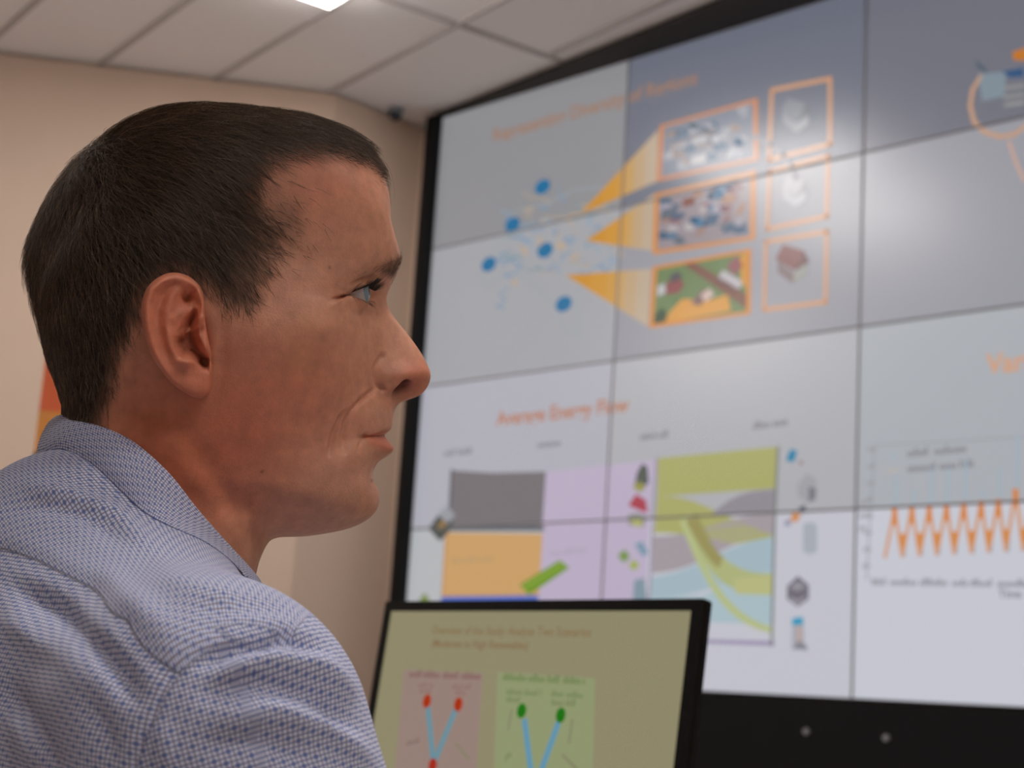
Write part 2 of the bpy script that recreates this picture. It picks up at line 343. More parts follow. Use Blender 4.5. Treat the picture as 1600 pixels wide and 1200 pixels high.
while xz < 1660:
    pk = 797-k*2.2 + (-14 if k in (7, 8) else 0); zz += [(xz-3, 870-k*1.5), (xz+12, pk)]
    wall.line([(xz+26, 850-k*1.2), (xz+25, 866-k*1.2)], .016, (124,156,176), 4); 
    hgt = [52, 28, 60, 56, 66, 20, 50, 84, 60, 50][k % 10]; wall.line([(xz+14, pk-8), (xz+15, pk-hgt)], .011, (158,172,184), 3)
    wall.line([(xz+12, pk), (xz+13, pk+20)], .018, (206,130,70), 6); wall.line([(xz+25, 838-k*1.2), (xz+25, 850-k*1.2)], .018, (206,136,76), 6)
    xz += 27; k += 1
wall.line(zz, .011, (204,148,108), 5)
# -- slide: top right emblem
wall.line([(1532,120),(1520,140),(1516,165),(1522,190),(1538,206),(1562,214),(1585,210),(1604,196)], .014, (190,150,124), 4)
wall.poly([(1524,92),(1532,100),(1545,110),(1540,113),(1526,106)], (84,96,108), 5); wall.poly([(1528,116),(1572,112),(1570,150),(1535,158)], (126,140,150), 4)
wall.poly([(1566,112),(1600,106),(1600,120),(1578,122)], (52,86,124), 6); wall.poly([(1582,82),(1604,74),(1604,95),(1584,94)], (190,116,44), 6); wall.line([(1570,138),(1600,134)], .012, (140,140,140), 5); wall.line([(1570,152),(1600,148)], .012, (140,140,140), 5); wall.line([(1572,164),(1600,160)], .012, (146,146,146), 5)
wall.line([(1577,222),(1586,250),(1600,282)], .010, (196,158,140), 4)

M_bezel = mat('bezel_grey', (.26, .26, .275), .5); M_house = mat('display_casing_black', (.012, .012, .013), .5)
WHITE = [[(140,140,143),(108,112,125),(112,113,124)],[(160,161,166),(146,146,154),(150,150,158)],[(172,172,182),(171,171,176),(168,172,178)],[(178,181,184),(192,192,202),(196,198,208)]]
LAB = {(0,0): 'wall display in the top left corner, start of the diversity title', (1,0): 'top row wall display with tiled pictures and end of the title', (2,0): 'top right wall display with the orange ringed emblem',
       (0,1): 'wall display with blue dots, second from top at the left edge', (1,1): 'wall display showing the green farm picture and the red-roofed house', (2,1): 'blank white wall display directly above the one with the orange heading fragment',
       (0,2): 'left edge wall display with the energy flow title and grey block', (1,2): 'wall display with the yellow-green band at the top of the flow chart', (2,2): 'wall display with the chart legend and orange heading fragment',
       (0,3): 'bottom left wall display with orange block, partly behind the monitor', (1,3): 'bottom row wall display with curved flow ends and grey cube icon', (2,3): 'bottom right wall display with lower half of orange zigzag chart'}
for c in range(3):
    for r in range(4):
        x0, x1, y0, y1 = c*PW, (c+1)*PW, r*PH, (r+1)*PH
        t = empty('wall_display', (x0+PW/2, .03, TOPZ-y1), LAB[c, r], 'display', 'tiled displays of the video wall')
        bm = bmesh.new(); box(bm, ((x0+x1)/2, .042, TOPZ-(y0+y1)/2), (PW-.002, .074, PH-.002)); bm_obj('casing', bm, M_house, t)
        bm = bmesh.new(); e = .003
        box(bm, ((x0+x1)/2, .002, TOPZ-y0-.001-e/2), (PW-.002, .006, e)); box(bm, ((x0+x1)/2, .002, TOPZ-y1+.001+e/2), (PW-.002, .006, e))
        box(bm, (x0+.001+e/2, .002, TOPZ-(y0+y1)/2), (e, .006, PH-.002-2*e)); box(bm, (x1-.001-e/2, .002, TOPZ-(y0+y1)/2), (e, .006, PH-.002-2*e)); bm_obj('bezel', bm, M_bezel, t)
        screen_mesh(wall, x0+.004, x1-.004, y0+.004, y1-.004, WHITE[r][c], t, hb=-.001)
# frame and plinth of the video wall
fr = empty('video_wall_frame', (0, 0, 1.0), 'black frame along the left edge of the video wall', 'frame')
bm = bmesh.new(); box(bm, (-.029, .02, (TOPZ-4*PH+TOPZ)/2), (.054, .126, 4*PH+.0), bevel=.003); bm_obj('side_rail', bm, M_black, fr)
bm = bmesh.new(); box(bm, (1.55, .03, TOPZ+.006), (3.2, .10, .010)); bm_obj('top_rail', bm, M_black, fr)
pl = empty('video_wall_plinth', (1.5, 0, 0), 'black plinth carrying the video wall, with two small screw heads', 'plinth')
bm = bmesh.new(); box(bm, (1.52, .024, (TOPZ-4*PH)/2-.002), (3.2, .116, TOPZ-4*PH-.004), bevel=.003); bm_obj('panel', bm, mat('plinth_black', (.004, .004, .005), .7, spec=.2), pl)
M_screw = mat('screw_steel', (.35, .36, .38), .5, metal=.6)
for p in ((1260, 1143), (1385, 1153)):
    q = on_y(*p, -.035); bm = bmesh.new(); cyl(bm, (q[0], -.034, q[2]), (q[0], -.042, q[2]), .011, .009, 20); bm_obj('screw_head', bm, M_screw, pl)

# ================================================================== desk monitor
d1, d2 = 2.07, 1.66
TL, TR = at_depth(605, 940, d1), at_depth(1101, 936, d2)
TR[2] = TL[2] = (TL[2]+TR[2])/2
ex = TR-TL; MW = np.linalg.norm(ex[:2]); ex = ex/np.linalg.norm(ex); nrm = np.cross(ex, [0, 0, -1]); nrm /= np.linalg.norm(nrm)
if nrm@(CAM-TL) < 0: nrm = -nrm
tilt = math.radians(6); ey = -np.array([0, 0, 1.])*math.cos(tilt) + nrm*math.sin(tilt); MN = np.cross(ex, ey); MN = MN if MN@(CAM-TL) > 0 else -MN
MH = .345; mon = Surface(TL, ex, ey)
print('monitor width', MW)
mt_ = empty('desk_monitor', tuple(TL+ex*MW/2+ey*MH), 'black desktop monitor in front of the video wall, right of the man', 'monitor')
MM = Matrix((( ex[0], ey[0], MN[0], TL[0]), (ex[1], ey[1], MN[1], TL[1]), (ex[2], ey[2], MN[2], TL[2]), (0, 0, 0, 1)))
M_mon = mat('monitor_black', (.003, .004, .0045), .5, spec=.25); BZ = .0125
bm = bmesh.new(); box(bm, (MW/2, MH/2, -.008), (MW, MH, .012), MM, .002); box(bm, (MW/2, MH/2, -.030), (MW*.6, MH*.6, .03), MM, .008); bm_obj('casing', bm, M_mon, mt_)
bm = bmesh.new()
for c_, s_ in (((MW/2, BZ/2, 0), (MW, BZ, .005)), ((MW/2, MH-BZ*.75, 0), (MW, BZ*1.5, .005)), ((BZ/2, MH/2, 0), (BZ, MH-2*BZ, .005)), ((MW-BZ*.6, MH/2, 0), (BZ*1.2, MH-2*BZ, .005))): box(bm, c_, s_, MM)
bm_obj('bezel', bm, M_mon, mt_)
MC = (142, 136, 108)
mon.text('Overview of the Study: Analyze Two Scenarios', (675, 991), (924, 997), (132, 110, 80), bold=.012); mon.text('(Moderate to High Renewables)', (675, 1011), (826, 1014), (130, 106, 78), bold=.012)
mon.poly([(632,1046),(755,1052),(740,1260),(612,1260)], (148, 128, 120), 1); mon.poly([(778,1050),(930,1060),(925,1260),(770,1260)], (142, 150, 112), 1)
mon.words((640,1058),(752,1062), .009, (128,98,92), 3, 51); mon.words((786,1063),(916,1070), .009, (110,126,84), 3, 52)
for p0, p1, sd, cl in (((654,1074),(680,1075),1,(140,112,104)),((656,1083),(676,1084),2,(140,112,104)),((706,1077),(738,1078),3,(140,112,104)),((712,1086),(728,1087),4,(140,112,104)),((792,1085),(848,1088),5,(116,130,90)),((792,1097),(814,1098),6,(116,130,90)),((862,1088),(914,1092),7,(116,130,90)),((862,1102),(902,1104),8,(116,130,90)),((636,1165),(656,1160),9,(126,106,100)),((790,1190),(800,1180),10,(118,128,92))): mon.words(p0, p1, .0075, cl, 3, sd)
for a, b_, c_ in (((670,1108),(678,1190),(100,142,156)), ((711,1114),(680,1190),(100,142,156)), ((821,1128),(832,1215),(96,146,172)), ((872,1134),(843,1215),(96,146,172))): mon.line([a, b_], .0088, c_, 3)
for x, y, c_ in ((669,1096,(164,54,28)),(718,1101,(164,54,28)),(678,1196,(160,48,36)),(817,1111,(34,112,30)),(878,1118,(34,112,30))): mon.disc(x, y, .0078, .0085, c_, 5)
for p in ([(712,1162),(734,1186)], [(800,1110),(795,1140)], [(895,1125),(890,1160)], [(880,1180),(905,1205)]): mon.line(p, .003, (128,126,100), 2)
screen_mesh(mon, BZ, MW-BZ*1.2, BZ, MH-BZ*1.5, MC, mt_, hb=.0)
bm = bmesh.new(); pc = TL+ex*MW/2+ey*MH*.6-MN*.06; cyl(bm, tuple(pc), (pc[0], pc[1], .762), .02, .024, 24); bm_obj('stand_post', bm, M_mon, mt_)
bm = bmesh.new(); cyl(bm, (pc[0], pc[1], .742), (pc[0], pc[1], .756), .12, .11, 40); bm_obj('stand_base', bm, M_mon, mt_)
# desk under it
dk = empty('control_desk', (pc[0], pc[1], 0), 'long desk below the frame that carries the desktop monitor', 'desk')
DM = Matrix(((ex[0], -nrm[0], 0, pc[0]), (ex[1], -nrm[1], 0, pc[1]), (0, 0, 1, 0), (0, 0, 0, 1)))
bm = bmesh.new(); box(bm, (0, -.12, .727), (1.5, .72, .028), DM, .004); bm_obj('desktop', bm, mat('desk_laminate', (.30, .26, .22), .5), dk)
for sx in (-.68, .68):
    bm = bmesh.new(); box(bm, (sx, -.12, .356), (.05, .6, .712), DM, .004); bm_obj('leg', bm, M_mon, dk)

# ================================================================== small things behind
q = on_z(592, 180, CEIL); sn = empty('ceiling_sensor', (q[0]+.02, q[1], CEIL), 'small dark sensor dome at the ceiling beside the side wall', 'sensor')
sx_, sy_ = P0[0]+.075, q[1]
bm = bmesh.new(); cyl(bm, (sx_, sy_, CEIL-.0125), (sx_, sy_, CEIL-.001), -.001+.034, .034, 28); bm_obj('mount', bm, mat('sensor_shell_grey', (.30, .32, .36), .5), sn)
bm = bmesh.new(); bmesh.ops.create_uvsphere(bm, u_segments=24, v_segments=14, radius=.028, matrix=Matrix.Translation((sx_, sy_, CEIL-.02)))
bm_obj('dome', bm, mat('sensor_dome_dark', (.01, .018, .03), .15), sn, True)
# roll-up banner behind the man's neck
RH = np.array([CR[0], CR[1], 0]); RH /= np.linalg.norm(RH); FH = np.array([-RH[1], RH[0], 0])
BD = 4.2; pa = at_depth(53, 705, BD); rr2 = RH; bw = .56
bn = empty('rollup_banner', (pa[0], pa[1], 0), 'orange roll-up banner half hidden behind the neck of the man', 'banner')
BMx = Matrix(((rr2[0], FH[0], 0, pa[0]), (rr2[1], FH[1], 0, pa[1]), (0, 0, 1, 0), (0, 0, 0, 1)))
zb = at_depth(60, 706, BD)[2]; zr = at_depth(70, 640, BD)[2]; zt = at_depth(70, 520, BD)[2]
M_b1, M_b2, M_b3 = mat('banner_red_orange', (.95, .20, .08), .6), mat('banner_amber', (.95, .40, .10), .6), mat('banner_dark_brown', (.03, .018, .014), .6)
vs, fs, mi = [], [], []
for za, zb_, k in ((.09, zb, 2), (zb, zr, 1), (zr, zt, 0)):
    o = len(vs)
    for y in (0, .003): vs += [BMx @ Vector(p) for p in ((0, y, za), (bw, y, za), (bw, y, zb_), (0, y, zb_))]
    fs += [(o, o+1, o+2, o+3), (o+4, o+7, o+6, o+5), (o, o+4, o+5, o+1), (o+1, o+5, o+6, o+2), (o+2, o+6, o+7, o+3), (o+3, o+7, o+4, o)]; mi += [k]*6
mesh_obj('banner_sheet', vs, fs, [M_b1, M_b2, M_b3], bn, False, mi)
M_alu = mat('aluminium', (.5, .5, .52), .35, metal=1.)
bm = bmesh.new(); box(bm, (bw/2, 0, .045), (bw+.04, .09, .09), BMx, .01); bm_obj('base', bm, M_alu, bn)
bm = bmesh.new(); box(bm, (bw/2, .004, zt+.012), (bw+.01, .022, .026), BMx, .004); bm_obj('top_bar', bm, M_alu, bn)
bm = bmesh.new(); cyl(bm, BMx @ Vector((bw/2, .02, .08)), BMx @ Vector((bw/2, .02, zt)), .008); bm_obj('pole', bm, M_alu, bn)

# ================================================================== the man
# Head control net: every point is (photo x, photo y, lateral distance in mm from the sagittal plane).
HD = .865                                     # distance of the sagittal plane at the head centre
HC = at_depth(350, 500, HD)
_d = pray(350, 500); _d /= np.linalg.norm(_d)
_u = CU - _d*(CU@_d); _u /= np.linalg.norm(_u)
EL = math.radians(12)
HN = -_d*math.cos(EL) + _u*math.sin(EL)       # lateral axis, towards the man's right
HU = np.cross(HN, np.cross(_u, HN)); HU /= np.linalg.norm(HU)
HX = np.cross(HU, HN); HX = HX if HX@CR > 0 else -HX   # forwards (face direction)
def PV(px, py, wmm):                          # seen point
    r = pray(px, py); wv = wmm*.001
    t = (wv + HN@(HC-CAM))/(HN@r); return CAM + r*t
def PS(px, py, wmm):                          # point given by its foot on the sagittal plane
    return PV(px, py, 0) + HN*wmm*.001
MMPX = 1000*HD/FPX                            # mm per photo pixel at the head

def key(rows, pts):                           # interpolate a column over rows
    rr = np.array(rows, float); pp = np.array(pts, float)
    return lambda r: np.array([np.interp(r, rr, pp[:, k]) for k in range(3)])
V, S = 0, 1
NR = 29
net = np.zeros((NR, 12, 3)); 
def setp(r, c, p, mode): net[r, c] = PV(*p) if mode == V else PS(*p)
ROWS = {
 0: [(597,277,0),(575,252,0),(545,232,0),(505,214,0),(455,201,0),(400,194,0),(335,191,0),(265,195,0),(198,213,0),(140,250,0),(92,312,0),(62,372,0)],
 1: [(605,300,0),(588,274,16),(560,254,28),(515,236,36),(460,224,41),(400,217,43),(335,214,44),(265,217,44),(200,234,40),(146,270,33),(96,335,20),(54,408,0)],
 2: [(610,335,0),(602,318,20),(580,300,36),(535,280,49),(468,262,57),(402,255,61),(335,253,62),(265,256,62),(202,272,57),(148,308,46),(97,375,28),(54,443,0)],
 3: [(611,362,0),(606,358,18),(593,350,36),(570,340,49),(532,328,58),(472,318,64),(402,310,69),(322,307,72),(232,317,70),(158,357,57),(100,425,34),(60,480,0)],
}
for r, L in ROWS.items():
    for c, p in enumerate(L): setp(r, c, p, S)
# face columns 0..4(5), rows 4..: seen points
FACE = {
 4: [(624,404,0),(625,407,12),(615,409,27),(590,408,42),(556,408,53),(505,402,60.5)],
 5: [(613,440,0),(608,440,9),(597,437,21),(581,431,35),(553,432,50),(510,432,60)],
 6: [(605,464,0),(598,461,8),(585,455,16),(571,450,31),(549,457,44),(508,462,60)],
 7: [(605,470,0),(598,468,8),(580,464,15),(552,460,27),(540,461,40),(508,470,61)],
 8: [(607,479,0),(600,479,8.5),(583,470,16),(567,471,31.5),(550,463,44),(508,480,62)],
 9: [(617,496,0),(609,497,8.5),(589,497,14.5),(571,496,28),(543,492,48),(500,500,64)],
 10: [(643,528,0),(632,529,7.5),(604,530,13.5),(584,531,22),(541,530,49),(490,533,65)],
 11: [(664,560,0),(653,560,8),(618,562,14),(596,564,19),(541,568,47),(480,572,63)],
 12: [(674,588,0),(665,586,8.5),(628,585,16.5),(593,590,19),(546,603,41),(476,615,59)],
 13: [(661,615,0),(645,616,5),(626,602,14.5),(593,606,18),(549,626,37),(474,650,55)],
 14: [(623,631,0),(619,630,5),(607,622,12),(590,618,19),(552,640,35),(472,680,52)],
 15: [(614,653,0),(612,653,7),(602,652,15),(583,654,25),(549,662,34),(470,705,50)],
 16: [(612,669,0),(611,668,6),(603,671,14),(580,678,24),(549,678,33.5),(470,714,50)],
 17: [(601,680,0),(599,680,7),(591,681,15),(571,682,24.5),(548,687,34),(470,721,49.5)],
 18: [(616,702,0),(614,701,7),(603,697,15),(575,689,25.5),(549,697,35),(470,728,49)],
 19: [(592,721,0),(590,721,8),(583,719,17),(569,715,27.5),(546,715,37),(470,736,48.5)],
 20: [(582,744,0),(581,744,9),(576,744,18),(563,743,28),(542,741,38),(470,745,48)],
 21: [(594,772,0),(591,773,9),(582,774,18),(565,773,28),(538,767,38),(468,757,48)],
 22: [(587,800,0),(584,800,9),(574,799,18),(557,795,27.5),(528,788,36.5),(458,772,47)],
 23: [(556,822,0),(553,820,8),(545,816,16),(530,810,25),(503,801,34),(442,785,44)],
 24: [(488,836,0),(485,834,8),(478,830,16),(466,823,24),(448,814,31.5),(412,800,41)],
 25: [(428,840,0),(426,839,9),(421,836,18),(414,831,26),(404,826,34),(384,818,44)],
 26: [(409,868,0),(407,867,10),(402,865,20),(394,862,29),(382,858,38),(358,852,48)],
 27: [(396,915,0),(394,915,11),(388,914,22),(378,912,33),(362,909,43),(335,905,53)],
 28: [(372,1000,0),(370,1000,12),(362,1000,25),(350,1000,38),(330,1000,50),(300,1000,60)],
}
for r, L in FACE.items():
    for c, p in enumerate(L): setp(r, c, p, V)
COLS = {
 6: (V, [4,7,9,10,12,14,17,19,21,22,23,24,25,26,27,28], [(430,392,68),(428,470,70.5),(422,505,72.5),(415,535,73),(406,615,67),(398,690,61),(392,722,57.5),(389,737,56),(385,752,54),(380,763,52),(372,778,49.5),(360,792,49),(348,815,51),(330,850,55),(305,900,59),(265,1000,66)]),
 7: (S, [4,5,7,9,10,12,14,17,19,21,22,24,26,27,28], [(330,370,74),(320,415,75),(335,490,74),(336,535,73),(335,558,72),(331,620,68.5),(326,690,64),(322,735,60),(318,755,58.5),(314,775,57.5),(311,785,56.5),(300,815,56),(282,870,59),(262,930,63),(235,1030,72)]),
 8: (S, [4,5,7,9,10,12,14,18,22,26,28], [(228,375,75),(224,425,75.5),(226,490,74),(230,530,72.5),(230,560,70.5),(226,620,65),(222,670,60),(215,735,57.5),(210,785,57.5),(200,860,60),(165,1030,75)]),
 9: (S, [4,5,7,9,11,13,16,22,28], [(146,410,63),(146,460,61.5),(148,505,60),(154,550,56),(163,610,51),(166,660,47.5),(164,715,46),(158,785,46),(105,1020,64)]),
 10: (S, [4,7,9,11,13,16,22,28], [(98,462,37),(103,535,36),(112,575,33.5),(122,615,31),(126,660,29.5),(124,715,29.5),(116,785,31),(60,1010,42)]),
 11: (S, [4,7,9,11,13,16,22,28], [(72,512,0),(86,560,0),(98,595,0),(109,630,0),(113,665,0),(112,715,0),(104,785,0),(42,1000,0)]),
}
for c, (md, rr, pp) in COLS.items():
    f = key(rr, pp)
    for r in range(4, NR): setp(r, c, f(r), md)

for c_, dx_ in ((9, -5), (10, -10), (11, -13)):
    for r in range(NR): net[r, c_] += CR*(dx_*min(1, .5+r*.25) + dx_*.75*max(0, 1-abs(r-1.5)/3.5))*.001*MMPX
def catmull(A, steps, axis):
    A = np.moveaxis(A, axis, 0); n = len(A); out = []
    E = np.concatenate([2*A[:1]-A[1:2], A, 2*A[-1:]-A[-2:-1]])
    for i in range(n-1):
        p0, p1, p2, p3 = E[i], E[i+1], E[i+2], E[i+3]
        l0 = np.sqrt(np.linalg.norm(p1-p0, axis=-1, keepdims=True)+1e-7); l1 = np.sqrt(np.linalg.norm(p2-p1, axis=-1, keepdims=True)+1e-7); l2 = np.sqrt(np.linalg.norm(p3-p2, axis=-1, keepdims=True)+1e-7)
        m1 = (p2-p1) + l1*((p1-p0)/l0 - (p2-p0)/(l0+l1)); m2 = (p2-p1) + l1*((p3-p2)/l2 - (p3-p1)/(l1+l2))
        ns = steps[i] if isinstance(steps, (list, tuple)) else steps
        for k in range(ns):
            t = k/ns
            out.append((2*t**3-3*t**2+1)*p1 + (t**3-2*t**2+t)*m1 + (-2*t**3+3*t**2)*p2 + (t**3-t**2)*m2)
    out.append(A[-1]); return np.moveaxis(np.array(out), 0, axis)
SR, SC = 10, [10, 10, 12, 18, 26, 20, 12, 9, 8, 8, 8]
G = catmull(catmull(net, SR, 0), SC, 1)
nr, nc = G.shape[:2]
def lat(X): return (X-HC)@HN
def mirror(X): return X - 2*np.expand_dims(lat(X), -1)*HN
def smooth_grid(G, it, mask=None):
    for _ in range(it):
        # ghost columns / row across the symmetry plane
        L = np.concatenate([mirror(G[:, 1:2]), G, mirror(G[:, -2:-1])], 1)
        T = np.concatenate([mirror(L[1:2]), L, 2*L[-1:]-L[-2:-1]], 0)
        avg = (T[:-2, 1:-1]+T[2:, 1:-1]+T[1:-1, :-2]+T[1:-1, 2:])/4
        w = .5 if mask is None else .5*mask[..., None]
        G = G*(1-w)+avg*w
        G[-1] = G[-1]
    return G
G = smooth_grid(G, 5)
ri = np.arange(nr)/SR; ci = np.concatenate([i+np.arange(k)/k for i, k in enumerate(SC)]+[[11.]])
RI, CI = np.meshgrid(ri, ci, indexing='ij')
G = smooth_grid(G, 60, np.clip(np.minimum(RI-12, 24.5-RI)*.7, 0, 1)*np.clip(np.minimum(CI-4.0, 8.-CI)*1.2, 0, 1))
G = smooth_grid(G, 28, np.clip((CI-6.5)*.6, 0, 1)*np.clip((5.-RI)*.7, 0, 1))
for e in (0, -1): G[:, e] -= lat(G[:, e])[:, None]*HN
G[0] -= lat(G[0])[:, None]*HN
# eye balls and lids
EYE_R = .0118
EC = PV(541, 462, 30.5); EC2 = mirror(EC[None])[0]
ri = np.arange(nr)/SR; ci = np.concatenate([i+np.arange(k)/k for i, k in enumerate(SC)]+[[11.]])
RI, CI = np.meshgrid(ri, ci, indexing='ij')
dv = G-EC; dist = np.linalg.norm(dv, axis=-1)
lidm = ((RI <= 6.001) & (RI > 4.6) | (RI >= 7.999) & (RI < 9.3)) & (CI > 1.6) & (CI < 4.6)
push = lidm & (dist < EYE_R+.0012)
G[push] = EC + dv[push]/dist[push][:, None]*(EYE_R+.0012)
inner = (RI > 6.001) & (RI < 7.999) & (CI > 1.9) & (CI < 4.1)
dv = G-EC; dist = np.linalg.norm(dv, axis=-1)
pull = inner & (dist > EYE_R-.0015)
fac = np.clip(np.minimum(RI-6.0, 8.0-RI)*3, 0, 1)*np.clip(np.minimum(CI-1.9, 4.1-CI)*3, 0, 1)
tgt = EC + dv/dist[..., None]*(EYE_R-.0015)
G = np.where(pull[..., None], G + (tgt-G)*fac[..., None], G)

def grid_normals(G):
    L = np.concatenate([mirror(G[:, 1:2]), G, mirror(G[:, -2:-1])], 1)
    T = np.concatenate([mirror(L[1:2]), L, 2*L[-1:]-L[-2:-1]], 0)
    du = T[1:-1, 2:]-T[1:-1, :-2]; dvv = T[2:, 1:-1]-T[:-2, 1:-1]
    n = np.cross(du, dvv); n /= np.linalg.norm(n, axis=-1, keepdims=True)+1e-12
    cen = HC + HN*0.0
    s = np.sign(np.sum(n*(G-(cen+ (G-cen)*0)), -1)); s = np.where(np.median(s) < 0, -1, 1)
    return n*s
def pxy(G):
    d = G-CAM; z = d@CF; return 800+FPX*(d@CR)/z, 600-FPX*(d@CU)/z
def seg_dist(X, Y, line):
    best = np.full(X.shape, 1e9); tt = np.zeros(X.shape); sgn = np.zeros(X.shape)
    L = np.array(line, float); cum = np.concatenate([[0], np.cumsum(np.hypot(*np.diff(L, axis=0).T))])
    for i in range(len(L)-1):
        a, b = L[i], L[i+1]; d = b-a; l2 = d@d
        t = np.clip(((X-a[0])*d[0]+(Y-a[1])*d[1])/l2, 0, 1)
        ex, ey = X-(a[0]+t*d[0]), Y-(a[1]+t*d[1]); q = np.hypot(ex, ey)
        up = q < best
        best = np.where(up, q, best); tt = np.where(up, (cum[i]+t*np.sqrt(l2))/cum[-1], tt); sgn = np.where(up, np.sign(d[0]*ey-d[1]*ex), sgn)
    return best, tt, sgn
# creases and ridges of the seen side (mirrored onto the other), depth in mm, width in px
CREASE = [
 ([(592,602),(578,614),(562,627),(549,643),(540,660),(536,678),(537,697),(541,712)], -2.3, 4.5, 1),
 ([(580,606),(566,615),(552,629),(540,645),(532,662),(528,684),(530,700)], .6, 6, 1),
 ([(542,638),(530,656),(522,676),(517,697),(514,716)], -1.9, 3.8, 1),
 ([(526,650),(514,672),(508,694),(506,712)], .6, 5, 1),
 ([(510,648),(502,672),(497,698),(496,715)], -1.1, 4, 1),
 ([(574,674),(568,684),(561,698),(560,712)], -.9, 3.5, 1),
 ([(571,478),(577,490),(579,506),(576,522)], -1.4, 4.5, 1),
 ([(553,470),(548,482),(555,491),(566,494)], -.6, 3, 1),
 ([(540,455),(530,452),(522,448)], -.5, 2.5, 1), ([(540,462),(528,464),(518,468)], -.5, 2.5, 1), ([(541,468),(532,474),(524,482)], -.5, 2.5, 1), ([(538,472),(530,482),(526,492)], -.4, 2.5, 1),
 ([(546,447),(562,438),(578,434),(592,434)], -1.3, 3, 1),
 ([(598,556),(589,570),(586,586),(589,600),(598,609)], -1.9, 4, 0),
 ([(545,340),(575,345),(600,352)], -.3, 3, 1), ([(545,318),(575,322),(598,330)], -.25, 3, 1), ([(550,362),(578,366),(602,372)], -.3, 3, 1),
 ([(215,640),(270,700),(325,770),(360,830),(385,880)], 1.4, 15, 1),
 ([(275,660),(320,715),(355,775),(385,835)], -1.0, 15, 1),
 ([(380,770),(392,810),(398,850)], -.8, 8, 1),
 ([(336,470),(346,520),(347,570),(343,620)], -1.0, 8, 1),
]
N = grid_normals(G); X, Y = pxy(G)
if np.median(np.sum(N*HN, -1)) < 0: N = -N
disp = np.zeros(X.shape)
for line, amp, wd, taper in CREASE:
    q, t, _ = seg_dist(X, Y, line)
    f = np.exp(-(q/wd)**2)
    if taper: f = f*np.clip(4*t*(1-t)*1.6, 0, 1)
    disp += amp*f
disp *= (CI < 8.5) & (RI > 2)
# cheek-bone, chin dimple, hollow of the temple
def blob(x, y, sx, sy, a): return a*np.exp(-((X-x)/sx)**2-((Y-y)/sy)**2)
disp += blob(505, 515, 42, 22, 1.5) + blob(470, 620, 45, 55, -.8) + blob(490, 415, 30, 40, -1.2) + blob(560, 705, 14, 16, .3)
disp += blob(306, 532, 13, 34, -12) + blob(318, 566, 8, 10, -4)
disp += blob(598, 585, 9, 13, .9)
edge = np.clip(CI/.8, 0, 1)
G = G + N*(disp*edge*.001)[..., None]
# nostril
nd = np.exp(-((RI-13.25)/.60)**2-((CI-1.48)/.38)**2)
G = G + (HU*.0085 - HX*.003)*nd[..., None]
N = grid_normals(G)
if np.median(np.sum(N*HN, -1)) < 0: N = -N

# full body-of-head mesh
def build_half(G):
    idx = np.arange(nr*nc).reshape(nr, nc)
    F = [(idx[i, j], idx[i+1, j], idx[i+1, j+1], idx[i, j+1]) for i in range(nr-1) for j in range(nc-1)]
    return G.reshape(-1, 3), F
Vh, Fh = build_half(G)
XS, YS = pxy(G - lat(G)[..., None]*HN)        # foot on the sagittal plane
XV, YV = pxy(G)

# --- skin colour by region (linear)
def vcol(base, X, Y):
    return base
def ramp(v, a, b): return np.clip((v-a)/(b-a), 0, 1)
SK = np.array([.64, .31, .20])
def tint(col, wgt, c): return col*(1-wgt[..., None]) + np.array(c)*wgt[..., None]
def pt_in(X, Y, poly):
    P = np.array(poly, float); ins = np.zeros(X.shape, bool); j = len(P)-1
    for i in range(len(P)):
        xi, yi = P[i]; xj, yj = P[j]
        c = ((yi > Y) != (yj > Y)) & (X < (xj-xi)*(Y-yi)/(yj-yi+1e-9)+xi); ins ^= c; j = i
    return ins
def sdf_poly(X, Y, poly):                      # > 0 inside, px
    q, _, _ = seg_dist(X, Y, list(poly)+[poly[0]])
    return np.where(pt_in(X, Y, poly), q, -q)
# hair region as seen from this side
HAIRPOLY = [(640,235),(606,262),(596,278),(582,264),(566,252),(537,238),(500,233),(460,237),(424,246),(402,262),(394,290),(398,312),(424,326),(450,340),(462,358),(450,380),(430,408),(416,438),(408,476),(396,488),(352,484),(345,468),(330,452),(312,440),(285,425),(255,428),(232,450),(222,472),(214,505),(199,532),(188,552),(184,585),(176,615),(165,645),(160,690),(60,720),(-20,400),(60,120),(400,90)]
hs = sdf_poly(XV, YV, HAIRPOLY)
C = np.broadcast_to(SK, XV.shape+(3,)).copy()
nz = np.zeros(XV.shape)
for k in range(60):                            # soft mottling of the skin
    cx, cy, s = rng.uniform(200, 680), rng.uniform(230, 900), rng.uniform(6, 26)
    nz += rng.uniform(-1, 1)*np.exp(-((XV-cx)**2+(YV-cy)**2)/s**2)
C *= (1+.07*np.clip(nz, -2, 2))[..., None]
g = lambda x, y, sx, sy: np.exp(-((XV-x)/sx)**2-((YV-y)/sy)**2)
RED = SK*np.array([1.0, .66, .60]); PALE = SK*np.array([1.12, 1.22, 1.26]); GREY = SK*np.array([.80, .88, .95]); TAN = SK*np.array([.95, .90, .70])
C = tint(C, .75*g(655, 590, 34, 34), RED); C = tint(C, .65*g(445, 600, 110, 90), RED); C = tint(C, .7*g(370, 690, 90, 100), RED*np.array([.92,.85,.8]))
C = tint(C, .9*g(255, 720, 130, 150), SK*np.array([.98, .58, .42]))
C = tint(C, .45*g(500, 290, 90, 60), RED)
C = tint(C, .85*g(582, 426, 22, 7), PALE); C = tint(C, .3*g(570, 500, 30, 14), PALE)
C = tint(C, .3*g(530, 770, 70, 60), GREY); C = tint(C, .35*g(600, 655, 26, 16), GREY)
